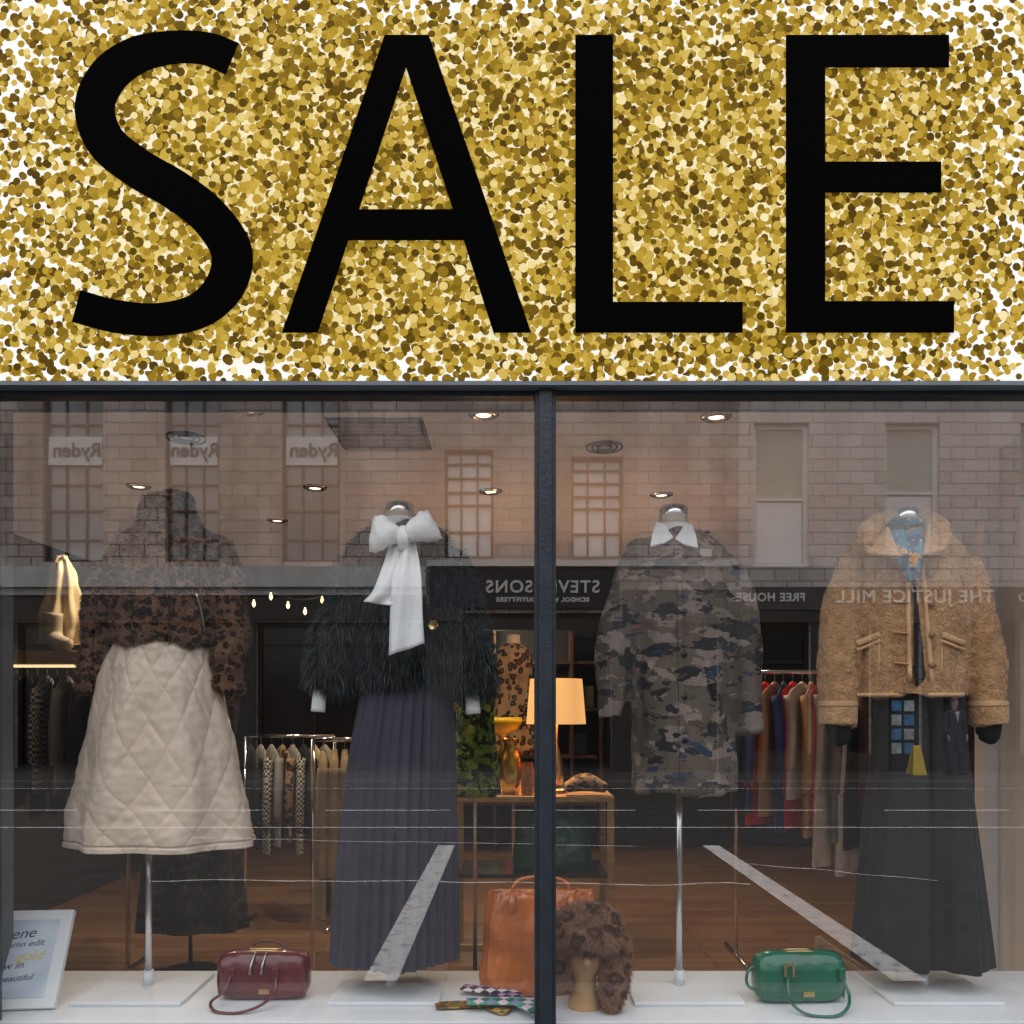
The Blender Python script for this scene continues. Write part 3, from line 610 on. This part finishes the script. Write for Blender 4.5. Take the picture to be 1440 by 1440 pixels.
for xs,sl_ in (((1204,1236),12),((1324,1354),-12)):
    ya,yc=(905,893) if sl_>0 else (893,905)
    a=on(xs[0],ya); c=on(xs[1],yc); m1=on((xs[0]+xs[1])/2,(ya+yc)/2); sweep('pocket_edge',[a,m1,c],[(.010,.006)]*3,shl,j4,10,4)
    a=on(xs[0],ya+9); c=on(xs[1],yc+9); m1=on((xs[0]+xs[1])/2,(ya+yc)/2+9); sweep('pocket_edge_lower',[a,m1,c],[(.005,.004)]*3,shl,j4,10,4)
    e0=xs[1] if sl_>0 else xs[0]
    sweep('pocket_seam',[on(e0,898,-.0),on(e0,920,-.0),on(e0,948,.0)],[.0035]*3,shl,j4,8,4)
for a in ([(1173,988),(1173,1002),(1173,1018)],[(1381,988),(1382,1002),(1383,1018)]):
    o=tubepx(a,[25,26,25],-.03); o.name='cuff_band'; o.data.materials.append(sh); o.parent=j4
    o2=tubepx([(a[0][0],a[0][1]-2),(a[0][0],a[0][1]+5)],[26.5,26.5],-.03); o2.name='cuff_trim'; o2.data.materials.append(shl); o2.parent=j4
for a in ([(1173,1015),(1176,1036),(1180,1046)],[(1383,1015),(1382,1034),(1378,1042)]):
    o=tubepx(a,[17,15,9],-.03); o.name='knit_cuff'; o.data.materials.append(blk); o.parent=j4
hm=[on(1204+i*16.5,977,-.004) for i in range(5)]
sweep('hem_band_a',hm,[(.006,.006)]*5,shl,j4,8,3)
hm=[on(1304+i*12.5,977,-.004) for i in range(5)]
sweep('hem_band_b',hm,[(.006,.006)]*5,shl,j4,8,3)
tr_=E('black_wide_trousers'); tm=M('black_trouser_crepe',(.012,.012,.015),.8,var=.15)
def td(ph): return lambda u,v:.012*v*math.sin(u*2*math.pi*5+ph+v)+.005*math.sin(u*2*math.pi*11+v*3+ph)*v
loft('leg_a',[(955,1238,1300,.09),(1060,1229,1302,.10),(1200,1217,1306,.115),(1352,1208,1304,.13)],tm,tr_,seg=160,disp=td(0))
loft('leg_b',[(955,1290,1350,.09),(1060,1292,1356,.10),(1200,1290,1370,.115),(1354,1288,1386,.13)],tm,tr_,seg=160,disp=td(2))
scf=camo('silk_scarf_print',[((.06,.20,.30),0,0),((.02,.07,.14),.52,4),((.65,.33,.10),.6,9),((.55,.52,.42),.66,15)],20,(1,1,1))
sv=E('silk_neck_scarf')
ring=[W(1272+34*math.cos(a)*.95,738-4*math.sin(a),MD-.075*math.sin(a)) for a in [math.pi*(-.15+i*.13) for i in range(11)]]
o=sweep('wrap',ring,[(.02,.014)]*11,scf,sv,14,5,ref=(0,0,1)); wrinkle(o,[(60,60,.006)])
sheet('scarf_tail',[(1250,745,1295,745,2.64),(1256,765,1302,768,2.60),(1266,790,1298,796,2.585),(1278,818,1292,821,2.575)],scf,sv,12,7,.012,4)
# ---------------- handbags
def bag(name,cx,top,bot,w,d,leather,dep=.10,rot=0):
    g=E(name); c=W(cx,bot,d); s=d/FPX; wx=w*s/2; h=(bot-top)*s
    V=[];F=[]; nx=28; seg=40
    for i in range(nx+1):
        t=-1+2*i/nx; e=(1-abs(t)**6)**.5 if abs(t)<1 else 0
        for k in range(seg):
            a=2*math.pi*k/seg; ca,sa=math.cos(a),math.sin(a)
            q=lambda z,p:math.copysign(abs(z)**p,z)
            sag=.004*noise.noise(Vector((t*4,ca*2,sa*2+c.x)))
            V.append((t*wx,q(ca,.55)*(dep/2)*(.35+.65*e)*(1-.25*max(0,sa))+sag,h/2+q(sa,.6)*(h/2)*(.55+.45*e)*(1 if sa<0 else .96+.04*e)-(0 if sa>0 else 0)))
    for i in range(nx):
        for k in range(seg): F.append((i*seg+k,i*seg+(k+1)%seg,(i+1)*seg+(k+1)%seg,(i+1)*seg+k))
    F.append(tuple(range(seg))[::-1]); F.append(tuple(nx*seg+k for k in range(seg)))
    zmin=min(v[2] for v in V); V=[(x,y,z-zmin) for x,y,z in V]
    mesh('body',V,F,leather,g)
    for yy in (-.012,.012): sweep('zip_%d'%(yy>0),[(-wx*.85,yy,h*.93),(0,yy,h*1.0),(wx*.85,yy,h*.93)],[.0025]*3,brass,g,8,8)
    sweep('piping_a',[(-wx*.9,-dep*.36,h*.1),(-wx*.93,-dep*.36,h*.5),(-wx*.85,-dep*.3,h*.85)],[.003]*3,leather,g,8,6)
    sweep('piping_b',[(wx*.9,-dep*.36,h*.1),(wx*.93,-dep*.36,h*.5),(wx*.85,-dep*.3,h*.85)],[.003]*3,leather,g,8,6)
    g.location=(c.x,c.y,DZ); g.rotation_euler=(0,0,rot)
    return g,wx,h,dep
lb=M('burgundy_leather',(.12,.010,.016),.28,var=.2,vs=9,bump=.35,bs=40,coat=.5)
lg=M('green_leather',(.0,.13,.07),.26,var=.2,vs=9,bump=.35,bs=40,coat=.6)
g,wx,h,dp=bag('burgundy_handbag',372,1336,1402,128,2.69,lb,.11)
def handle(g,pts,mat,r=.0045): sweep('handle',pts,[(r,r*1.2)]*len(pts),mat,g,10,10)
yf=-dp/2-.006
handle(g,[(-.085,yf+.012,h*.62),(-.10,yf-.02,h*.30),(-.13,yf-.05,.02),(-.10,yf-.09,.006),(-.03,yf-.10,.006),(.03,yf-.07,.02),(.055,yf-.02,h*.3),(.05,yf+.012,h*.6)],lb)
handle(g,[(-.06,.03,h*.85),(-.05,.05,h*1.02),(0,.05,h*1.1),(.05,.04,h*1.02),(.06,.03,h*.85)],lb)
for x in (-.085,.05): box('tab',x-.010,x+.010,yf-.002,yf+.006,h*.50,h*.72,lb,g,.003)
box('logo_plate',-.002,.03,yf+.003,yf+.008,h*.18,h*.28,brass,g)
for x in (-.02,.015): sweep('zip_pull',[(x,-.03,h*1.0),(x-.005,-.058,h*.78),(x-.008,-.062,h*.6)],[.003,.004,.004],zipm,g,8,4)
g,wx,h,dp=bag('green_handbag',1122,1340,1410,128,2.66,lg,.11,.05); yf=-dp/2-.006
handle(g,[(-.05,yf+.012,h*.66),(-.06,yf-.02,h*.30),(-.055,yf-.06,.02),(-.02,yf-.09,.006),(.05,yf-.10,.006),(.10,yf-.07,.02),(.125,yf-.02,h*.3),(.115,yf+.014,h*.6)],lg)
handle(g,[(-.12,.0,h*.75),(-.16,-.01,h*.62),(-.165,-.02,h*.35),(-.12,-.03,h*.2)],lg)
for x in (-.05,.115): box('tab',x-.010,x+.010,yf-.002,yf+.006,h*.52,h*.74,lg,g,.003)
for x in (-.065,-.04): box('buckle',x-.003,x+.003,yf-.008,yf-.001,h*.6,h*.85,brass,g)
box('buckle_bar',-.065,-.04,yf-.008,yf-.002,h*.82,h*.86,brass,g)
box('logo_plate',-.005,.03,yf+.003,yf+.008,h*.18,h*.28,brass,g)
# tote
lt_=M('tan_leather',(.52,.14,.025),.28,var=.3,vs=9,bump=.5,bs=20,coat=.6)
tg=E('tan_leather_tote'); td_=2.77
o=loft('body',[(1250,690,832,.03),(1265,686,832,.045),(1310,680,830,.07),(1360,676,826,.085),(1386,676,820,.088),(1389,684,812,.078)],lt_,tg,d=td_,seg=160,n=12,disp=lambda u,v:.012*noise.noise(Vector((math.cos(u*6.28)*2.2,math.sin(u*6.28)*2.2,v*3.5)))*(1.4-v)+.005*noise.noise(Vector((math.cos(u*6.28)*7,math.sin(u*6.28)*7,v*9))))
handle(tg,[W(720,1262,td_-.05),W(722,1246,td_-.05),W(735,1236,td_-.03),W(765,1233,td_),W(795,1240,td_),W(803,1262,td_)],lt_,.006)
for x in (720,803): sweep('handle_tab',[W(x,1256,td_-.055),W(x,1285,td_-.075)],[(.010,.003)]*2,lt_,tg,10,2)
# fur hat on wooden head
hg=E('fur_trapper_hat_on_display_head'); hd=2.60; wh=M('wooden_head',(.60,.36,.17),.5,var=.1,vs=6,stretch=(1,1,6))
c=W(822,1418,hd); 
lathe('display_head',[(.05,0),(.05,.02),(.036,.05),(.036,.09),(.058,.13),(.068,.17),(.066,.21),(.05,.25),(.02,.27)],(c.x,c.y,DZ),wh,hg)
sweep('face_nose',[(c.x,c.y-.062,DZ+.185),(c.x,c.y-.082,DZ+.155),(c.x,c.y-.062,DZ+.148)],[.008,.012,.008],wh,hg,10,4)
lf=leopard('leopard_hat_fur',(.36,.20,.125),(.12,.055,.034),(.26,.14,.085),20)
crown=sweep('t',[(c.x+.01,c.y+.02,DZ+.20),(c.x+.01,c.y+.01,DZ+.24),(c.x+.01,c.y+.01,DZ+.285),(c.x+.01,c.y+.01,DZ+.305)],[(.096,.088),(.102,.092),(.084,.078),(.03,.03)],None,None,28,6)
brow=sweep('t',[(c.x-.075,c.y-.02,DZ+.21),(c.x-.03,c.y-.075,DZ+.225),(c.x+.05,c.y-.075,DZ+.225),(c.x+.095,c.y-.02,DZ+.21)],[.028,.034,.034,.028],None,None,16,6,ref=(0,0,1))
fl1=sweep('t',[(c.x-.075,c.y,DZ+.22),(c.x-.082,c.y-.01,DZ+.15),(c.x-.072,c.y-.02,DZ+.09),(c.x-.055,c.y-.03,DZ+.07)],[(.032,.05),(.028,.05),(.024,.04),(.01,.02)],None,None,16,6)
fl2=sweep('t',[(c.x+.09,c.y,DZ+.22),(c.x+.092,c.y-.02,DZ+.14),(c.x+.08,c.y-.04,DZ+.06),(c.x+.07,c.y-.05,DZ+.015)],[(.036,.055),(.040,.05),(.036,.045),(.018,.03)],None,None,16,6)
hat=fuse('fur_hat',[crown,brow,fl1,fl2],lf,.006,3,hg); wrinkle(hat,[(30,30,.008)]); fur('hat_fur',hat,36000,.020,.0014,lf,hg,grav=.7,jit=.4)
# socks
def checker(name,c1,c2,c3,s):
    m,nt,b=newmat(name); N=nt.nodes; L=nt.links; tc=N.new('ShaderNodeTexCoord'); mp=N.new('ShaderNodeMapping'); mp.inputs['Rotation'].default_value=(0,0,.9); L.new(tc.outputs['Object'],mp.inputs[0])
    ch=N.new('ShaderNodeTexChecker'); ch.inputs['Scale'].default_value=s; ch.inputs[1].default_value=lin(c1); ch.inputs[2].default_value=lin(c2); L.new(mp.outputs[0],ch.inputs[0])
    ch2=N.new('ShaderNodeTexChecker'); ch2.inputs['Scale'].default_value=s*.5; ch2.inputs[1].default_value=(1,1,1,1); ch2.inputs[2].default_value=lin(c3); L.new(mp.outputs[0],ch2.inputs[0])
    mx=N.new('ShaderNodeMix'); mx.data_type='RGBA'; mx.blend_type='MULTIPLY'; mx.inputs[0].default_value=1; L.new(ch.outputs[0],mx.inputs[6]); L.new(ch2.outputs[0],mx.inputs[7]); L.new(mx.outputs[2],b.inputs['Base Color']); b.inputs['Roughness'].default_value=.9; return m
def sock(x,y,rot,mat,z):
    P=[(-.12,0),(-.04,.0),(.03,-.005),(.06,-.03),(.07,-.07),(.072,-.10)]
    ca,sa=math.cos(rot),math.sin(rot)
    o=sweep('sock',[(x+a*ca-b_*sa,y+a*sa+b_*ca,z) for a,b_ in P],[(.03,.004),(.032,.006),(.034,.007),(.038,.008),(.032,.007),(.012,.004)],mat,None,16,6,ref=(0,0,1))
    return o
def plat_xy(px,py): d=.9*FPX/(py-1000); return (dd(px,d),d+CAMY)
for (px,py,ro,cc,z) in ((668,1415,.15,((.55,.25,.03),(.08,.12,.05),(.5,.4,.2)),.708),(700,1402,-.35,((.75,.7,.75),(.02,.02,.03),(.55,.3,.6)),.718),(712,1420,.05,((.05,.35,.2),(.75,.55,.7),(.3,.5,.6)),.727)):
    x,y=plat_xy(px,py); o=sock(x,y,ro,checker('sock_knit',*cc,38),z); o.name='patterned_socks'
# framed sign bottom-left
fs=E('framed_notice'); 
fr=box('frame',-.20,.20,-.012,.012,0,.335,white,fs,.004)
m,nt,b=newmat('printed_notice'); N=nt.nodes; L=nt.links; tc=N.new('ShaderNodeTexCoord'); n=N.new('ShaderNodeTexNoise'); n.inputs['Scale'].default_value=5; L.new(tc.outputs['Object'],n.inputs['Vector'])
r=N.new('ShaderNodeValToRGB'); e=r.color_ramp.elements; e[0].position=.35; e[0].color=(.36,.48,.62,1); e[1].position=.6; e[1].color=(.68,.75,.82,1); L.new(n.outputs['Fac'],r.inputs[0]); L.new(r.outputs[0],b.inputs['Base Color'])
box('print',-.165,.165,-.0145,-.0125,.035,.30,m,fs)
navyink=M('navy_ink',(.05,.06,.16),.6); yel=M('yellow_ink',(.8,.65,.1),.6)
for i,(s,z,sz,x,mm) in enumerate((('Irene',.235,.05,.05,navyink),('autumn edit',.205,.03,.06,navyink),('new in',.13,.035,.04,navyink),('& beautiful',.09,.028,.06,navyink),('gold',.16,.045,.10,yel))):
    c_=bpy.data.curves.new('script','FONT'); c_.body=s; c_.size=sz; c_.align_x='CENTER'; c_.extrude=.0003; c_.shear=.3; c_.materials.append(mm)
    o=bpy.data.objects.new('handwriting_%d'%i,c_); o.location=(x,-.0152,z); o.rotation_euler=(math.pi/2,-.08,0); link(o,fs)
fs.location=(-1.575,.10,DZ+.004); fs.rotation_euler=(math.radians(-30),0,math.radians(6)); fs.scale=(1.0,.95,.90)
# ---------------- interior furnishing
def hang(nm,x,y,zt_,h,mat,parent,ang=0,thick=.035,wid=.23,seed=0):
    V=[];F=[];m=14;seg=28; R=random.Random(seed)
    prof=[(0,.04),(.03,.25),(.07,.72),(.12,1),(.3,.98),(.6,1.0),(1,1.08)]
    for i in range(m+1):
        t=i/m; f=np.interp(t,[p[0] for p in prof],[p[1] for p in prof])
        for k in range(seg):
            a=2*math.pi*k/seg; o=1+.35*math.sin(a*5+seed+t*1.5)*t
            X_=math.cos(a)*thick*o*(.35+.65*min(1,t*5)); Y_=math.sin(a)*wid*f
            V.append((x+X_*math.cos(ang)-Y_*math.sin(ang),y+X_*math.sin(ang)+Y_*math.cos(ang),zt_-h*t))
    for i in range(m):
        for k in range(seg): F.append((i*seg+k,(i+1)*seg+k,(i+1)*seg+(k+1)%seg,i*seg+(k+1)%seg))
    F.append(tuple(range(seg)))
    o=mesh(nm,V,F,mat,parent)
    fy=-wid*.92
    px_,py_=x-fy*math.sin(ang),y+fy*math.cos(ang)
    sweep(nm+'_sleeve',[(px_,py_+.02,zt_-.09),(px_+.005,py_-.02,zt_-.3),(px_-.005,py_-.01,zt_-min(h*.75,.66))],[(thick*.8,.045),(thick*.9,.05),(thick*.8,.035)],mat,parent,12,5)
    sweep(nm+'_hook',[(x,y,zt_-.01),(x,y,zt_+.04),(x+.0,y+.018,zt_+.062),(x,y+.02,zt_+.045)],[.002]*4,chrome,parent,6,3)
def rail(name,x0,x1,y,z,floor=.1):
    g=E(name); sweep('bar',[(x0,y,z),(x1,y,z)],[.012]*2,chrome,g,12,1)
    for x in (x0,x1): 
        sweep('upright',[(x,y,z),(x,y,floor)],[.012]*2,chrome,g,12,1); sweep('foot',[(x,y-.25,floor+.015),(x,y+.25,floor+.015)],[.012]*2,chrome,g,12,1)
    return g
cols=dict(red=M('red_wool',(.80,.02,.02),.8,var=.1),navy=M('navy_wool',(.03,.05,.18),.85),camel=M('camel_wool',(.60,.34,.17),.85),ivory=M('ivory_wool',(.82,.76,.66),.85),grey=M('grey_wool',(.25,.25,.25),.9),
  blk=M('black_wool',(.012,.012,.014),.9),olive=M('olive_wool',(.09,.10,.04),.9),tan=M('tan_wool',(.44,.33,.20),.9),brown=M('brown_wool',(.09,.05,.03),.9),blue=M('blue_wool',(.03,.06,.14),.9))
patt=checker('houndstooth_wool',(.5,.48,.45),(.02,.02,.02),(1,1,1),60); lp2=leopard('leopard_print_cloth',(.30,.20,.12),(.02,.015,.01),(.12,.07,.04),22)
# right rail
d=5.2; zr=W(0,945,d).z; g=rail('clothes_rail',dd(1035,d),dd(1235,d),d+CAMY,zr)
seq=['blk','navy','red','camel','navy','red','ivory','camel','red','ivory','grey','ivory','blk','brown']
for i,cn in enumerate(seq):
    x=dd(1050+i*13,d); hh=[.75,.78,.85,.8,.9,.88,.7,.92,.86,1.1,.95,1.15,1.0,.9][i]
    hang('coat_%d'%i,x,d+CAMY,zr-.06,hh,cols[cn],g,ang=-.62+.15*math.sin(i*2),seed=i,thick=.036)
# left rail
d=4.9; zr=W(0,935,d).z; g=rail('clothes_rail',dd(-60,d),dd(180,d),d+CAMY,zr)
seq=['blk','brown','blk','tan','grey','olive','blk','blk','ivory','blk','grey','brown','blk','blk','tan','blk']
for i,cn in enumerate(seq): hang('garment_%d'%i,dd(-45+i*14,d),d+CAMY,zr-.06,.65+.28*random.random(),(patt if i==8 else cols[cn]),g,ang=.3+.1*math.sin(i*3),seed=i+20,thick=.026)
# mid rails
d=6.0; zr=W(0,1035,d).z; g=rail('clothes_rail',dd(345,d),dd(470,d),d+CAMY,zr)
for i,cn in enumerate(['blk','P','grey','L','P','blk','tan','grey']):
    m=patt if cn=='P' else lp2 if cn=='L' else cols[cn]
    hang('skirt_%d'%i,dd(352+i*15,d),d+CAMY,zr-.06,.6+.15*random.random(),m,g,ang=.5,seed=i+50,thick=.035)
d=4.4; zr=W(0,1040,d).z; g=rail('clothes_rail',dd(440,d),dd(500,d),d+CAMY,zr)
for i in range(3): hang('coat_%d'%i,dd(455+i*15,d),d+CAMY,zr-.05,.82,cols['tan'],g,ang=.2,seed=i+70,thick=.04)
# camo dress on a stand, dark print dress, leopard coat on stand
def dress_stand(name,px,top,hem,w,d,mat):
    g=E(name); loft('dress',[(top,px-w*.18,px+w*.18,.05),(top+12,px-w*.42,px+w*.42,.10),(top+40,px-w*.42,px+w*.42,.12),((top*2+hem)/3+15,px-w*.36,px+w*.36,.11),(hem,px-w*.5,px+w*.5,.16)],mat,g,d=d,seg=80,n=8,disp=lambda u,v:.02*v*math.sin(u*44))
    c=W(px,top,d); sweep('stand_pole',[(c.x,c.y,.12),(c.x,c.y,c.z+.05)],[.012]*2,polym,g,12,1)
    lathe('stand_foot',[(.001,.03),(.15,.02),(.16,0)],(c.x,c.y,.1),black,g); lathe('neck_block',[(.05,-.05),(.045,.06),(.001,.065)],(c.x,c.y,c.z),cream,g)
gc=camo('green_camo_cloth',[((.16,.30,.05),0,0),((.02,.035,.01),.5,5),((.36,.42,.08),.58,9)],16,(1,1,1.3))
dress_stand('green_camouflage_dress',668,935,1118,66,4.7,gc)
dk=camo('dark_floral_cloth',[((.02,.02,.022),0,0),((.06,.055,.05),.55,5),((.10,.09,.085),.64,9)],18,(1,1,1))
dress_stand('dark_print_dress',268,960,1305,155,4.9,dk)
dress_stand('leopard_print_coat',722,905,1060,60,6.0,lp2)
# central counter
ct=E('display_counter'); d=5.1; y0=d+CAMY; z1=W(0,1120,d).z; xl,xr_=dd(636,d),dd(864,d)
box('top',xl,xr_,y0,y0+.5,z1-.035,z1,woodp,ct,.004); 
for x in (xl,xr_-.04):
    for y in (y0,y0+.46): box('leg',x,x+.04,y,y+.04,.1,z1-.037,woodp,ct,.003)
box('shelf',xl+.042,xr_-.042,y0+.005,y0+.49,.60,.625,M('black_glass_shelf',(.02,.02,.02),.15),ct); box('lower_rail',xl+.042,xr_-.042,y0+.003,y0+.035,.16,.2,woodp,ct)
gb=E('green_leather_holdall'); gl_=M('bottle_green_leather',(.005,.12,.085),.2,var=.2,coat=.6,bump=.3,bs=20)
loft('body',[(1140,735,820,.05),(1160,728,826,.09),(1195,722,832,.12),(1218,722,832,.12),(1222,730,824,.10)],gl_,gb,d=5.3,seg=100,n=8,disp=lambda u,v:.01*noise.noise(Vector((u*14,v*4,0))))
sweep('handle',[W(752,1150,5.2),W(755,1132,5.2),W(778,1124,5.2),W(800,1132,5.2),W(803,1150,5.2)],[.009]*5,gl_,gb,10,6)
# table lamp
tl=E('table_lamp'); c=W(782,1120,5.3); zsh0=W(0,1018,5.3).z; zsh1=W(0,955,5.3).z; cx,cy=c.x,c.y
shm,nt,b=newmat('lit_lampshade'); b.inputs['Base Color'].default_value=(.8,.45,.18,1); b.inputs['Emission Color'].default_value=(1,.50,.17,1); b.inputs['Emission Strength'].default_value=1.0
N=nt.nodes;L=nt.links; n=N.new('ShaderNodeTexNoise'); n.inputs['Scale'].default_value=60; mr=N.new('ShaderNodeMapRange'); mr.inputs[3].default_value=.7; mr.inputs[4].default_value=1.0; L.new(n.outputs['Fac'],mr.inputs[0]); L.new(mr.outputs[0],b.inputs['Emission Strength'])
lathe('shade',[(.185,0),(.162,zsh1-zsh0)],(cx,cy,zsh0),shm,tl,48)
lathe('base',[(.001,.035),(.06,.03),(.07,.015),(.07,0)],(cx,cy,z1+.001),brass,tl); 
lathe('glass_column',[(.02,.03),(.045,.07),(.05,.15),(.03,.24),(.012,.3),(.012,zsh0-z1+.05)],(cx,cy,z1),brass,tl)
lamp('POINT','bulb',(cx,cy,zsh0+.12),14,(1,.6,.28),tl,shadow_soft_size=.06)
gold=M('gold_leaf',(.8,.5,.1),.25,1,var=.2)
v1=E('gold_vase'); c=W(718,1117,5.25); lathe('body',[(.001,0),(.05,0),(.07,.06),(.085,.14),(.06,.24),(.035,.3),(.05,.34)],(c.x,c.y,z1+.001),gold,v1)
v2=E('yellow_bowl'); yv_=M('yellow_glaze',(.75,.5,.02),.2,coat=1); c=W(706,1117,5.45); lathe('foot',[(.05,0),(.012,.04),(.012,.33),(.03,.36)],(c.x,c.y,z1+.001),brass,v2); lathe('bowl',[(.03,.36),(.10,.39),(.13,.44),(.13,.47),(.11,.44),(.001,.40)],(c.x,c.y,z1),yv_,v2)
v3=E('glass_candle_jar'); c=W(742,1117,5.18); lathe('jar',[(.001,0),(.035,0),(.04,.02),(.04,.16),(.03,.18),(.03,.2)],(c.x,c.y,z1+.001),M('amber_glass',(.25,.1,.03),.08,coat=1),v3)
ck=E('leopard_print_clutch'); sweep('body',[W(795,1108,5.15),W(822,1100,5.15),W(852,1108,5.15)],[(.03,.05),(.055,.06),(.03,.05)],lp2,ck,20,8,ref=(0,1,0))
# wall shelf left with draped scarf stand and bulbs
sh_=E('wall_shelf'); d=4.5; zs=W(0,915,d).z; box('board',-3.49,dd(118,d),d+CAMY,d+CAMY+.4,zs-.07,zs,woodp,sh_,.004); box('light_strip',-3.49,dd(112,d),d+CAMY+.05,d+CAMY+.08,zs-.085,zs-.072,M('strip_glow',(1,.8,.5),.5,emit=1.2,emcol=(1,.75,.42)),sh_)
ds=E('draped_cream_scarf'); loft('cloth',[(782,84,94,.02),(800,74,102,.05),(840,66,111,.08),(880,60,117,.09),(905,58,116,.09)],M('cream_silk',(.66,.52,.30),.5,var=.1),ds,d=4.65,seg=90,n=8,disp=lambda u,v:.022*v*math.sin(u*50+v*3)+.02*noise.noise(Vector((u*9,v*5,1))))
sweep('stand',[W(88,780,4.65),W(88,914,4.65)],[.01]*2,brass,ds,10,1)
wb=E('cream_ankle_boot'); c=W(80,915,4.5); bm=M('cream_suede',(.5,.42,.3),.8)
sweep('boot',[(c.x-.03,c.y+.02,zs+.2),(c.x-.03,c.y+.02,zs+.09),(c.x-.0,c.y,zs+.05),(c.x+.08,c.y-.02,zs+.03)],[(.045,.05),(.045,.045),(.045,.042),(.028,.026)],bm,wb,18,6)
st=E('string_lights'); bl=M('warm_bulb',(1,.7,.3),.3,emit=6,emcol=(1,.62,.25))
pl=[W(165+i*24,838+6*math.sin(i*1.3),4.6) for i in range(15)]
sweep('cable',pl,[.003]*15,black,st,6,4)
for i,p in enumerate(pl): lathe('bulb_%d'%i,[(.001,-.04),(.008,-.03),(.010,-.022),(.005,-.01),(.004,0)],p+Vector((0,0,-.02*(i%3))),bl,st,10)
# back wall shelving with an added fill light
bs=E('back_wall_shelving'); 
boxes('shelves',[(-1.0,.9,6.6,6.99,z,z+.03) for z in (.6,1.1,1.6,2.1)]+[(x,x+.03,6.58,6.98,.1,2.5) for x in (-1.03,-.2,.62,.93)],M('walnut',(.10,.05,.025),.5,var=.3),bs)
R=random.Random(3); fold=[cols[k] for k in ('camel','ivory','red','olive','blue','tan','brown','grey')]+[lp2,gold]
for z in (.63,1.13,1.63):
    x=-.95
    while x<.8:
        w=.14+.1*R.random()
        if not(-.25<x+w and x<-.13) and not(.5<x+w<.7):
            o=box('folded_stack',x,x+w,6.63,6.85,z+.001,z+.08+.22*R.random(),R.choice(fold),bs,.02)
        x+=w+.03
lamp('POINT','shelf_lamp',(-.2,6.3,2.2),28,warm,bs,shadow_soft_size=.05)  # fill light without a fitting, added to brighten the shelves
# slatted rack bottom right
wk=E('slatted_wood_stand'); d=3.6
for i in range(9):
    a=W(1150+i*9,1318+i*6,d); sweep('slat_%d'%i,[a,a+Vector((.09,.0,-.14))],[(.007,.004)]*2,woodp,wk,8,1)
a=W(1150,1318,d);b_=W(1222,1366,d); sweep('rail_top',[a,b_],[.009]*2,woodp,wk,8,1); sweep('rail_low',[a+Vector((.09,.01,-.14)),b_+Vector((.09,.01,-.14))],[.009]*2,woodp,wk,8,1)
sweep('leg_a',[a,Vector((a.x,a.y+.1,.1))],[.01]*2,woodp,wk,8,1); sweep('leg_b',[b_,Vector((b_.x+.1,b_.y+.1,.1))],[.01]*2,woodp,wk,8,1)
# ---------------- light: bright overcast
w=bpy.data.worlds.new('World'); sc.world=w; w.use_nodes=True; nt=w.node_tree
sky=nt.nodes.new('ShaderNodeTexSky'); sky.sky_type='NISHITA'; sky.sun_disc=False
dirv=Vector((.15,-.14,-1)).normalized()
sky.sun_elevation=math.asin(-dirv.z); sky.sun_rotation=math.atan2(-dirv.x,-dirv.y); sky.dust_density=5; sky.air_density=1
bg=nt.nodes['Background']; bg.inputs[1].default_value=.15; nt.links.new(sky.outputs[0],bg.inputs[0])
sl=bpy.data.lights.new('sun','SUN'); sl.energy=5; sl.angle=math.radians(155); sl.color=(1,.97,.93)
so=bpy.data.objects.new('sun',sl); so.rotation_euler=dirv.to_track_quat('-Z','Y').to_euler(); link(so)
# ---------------- camera
cd=bpy.data.cameras.new('camera'); cd.lens=30; cd.sensor_width=36; cd.shift_y=280/1440; cd.clip_end=1500; cd.clip_start=.05
co=bpy.data.objects.new('camera',cd); co.location=(0,CAMY,EYE); co.rotation_euler=(math.pi/2,0,0); link(co); sc.camera=co
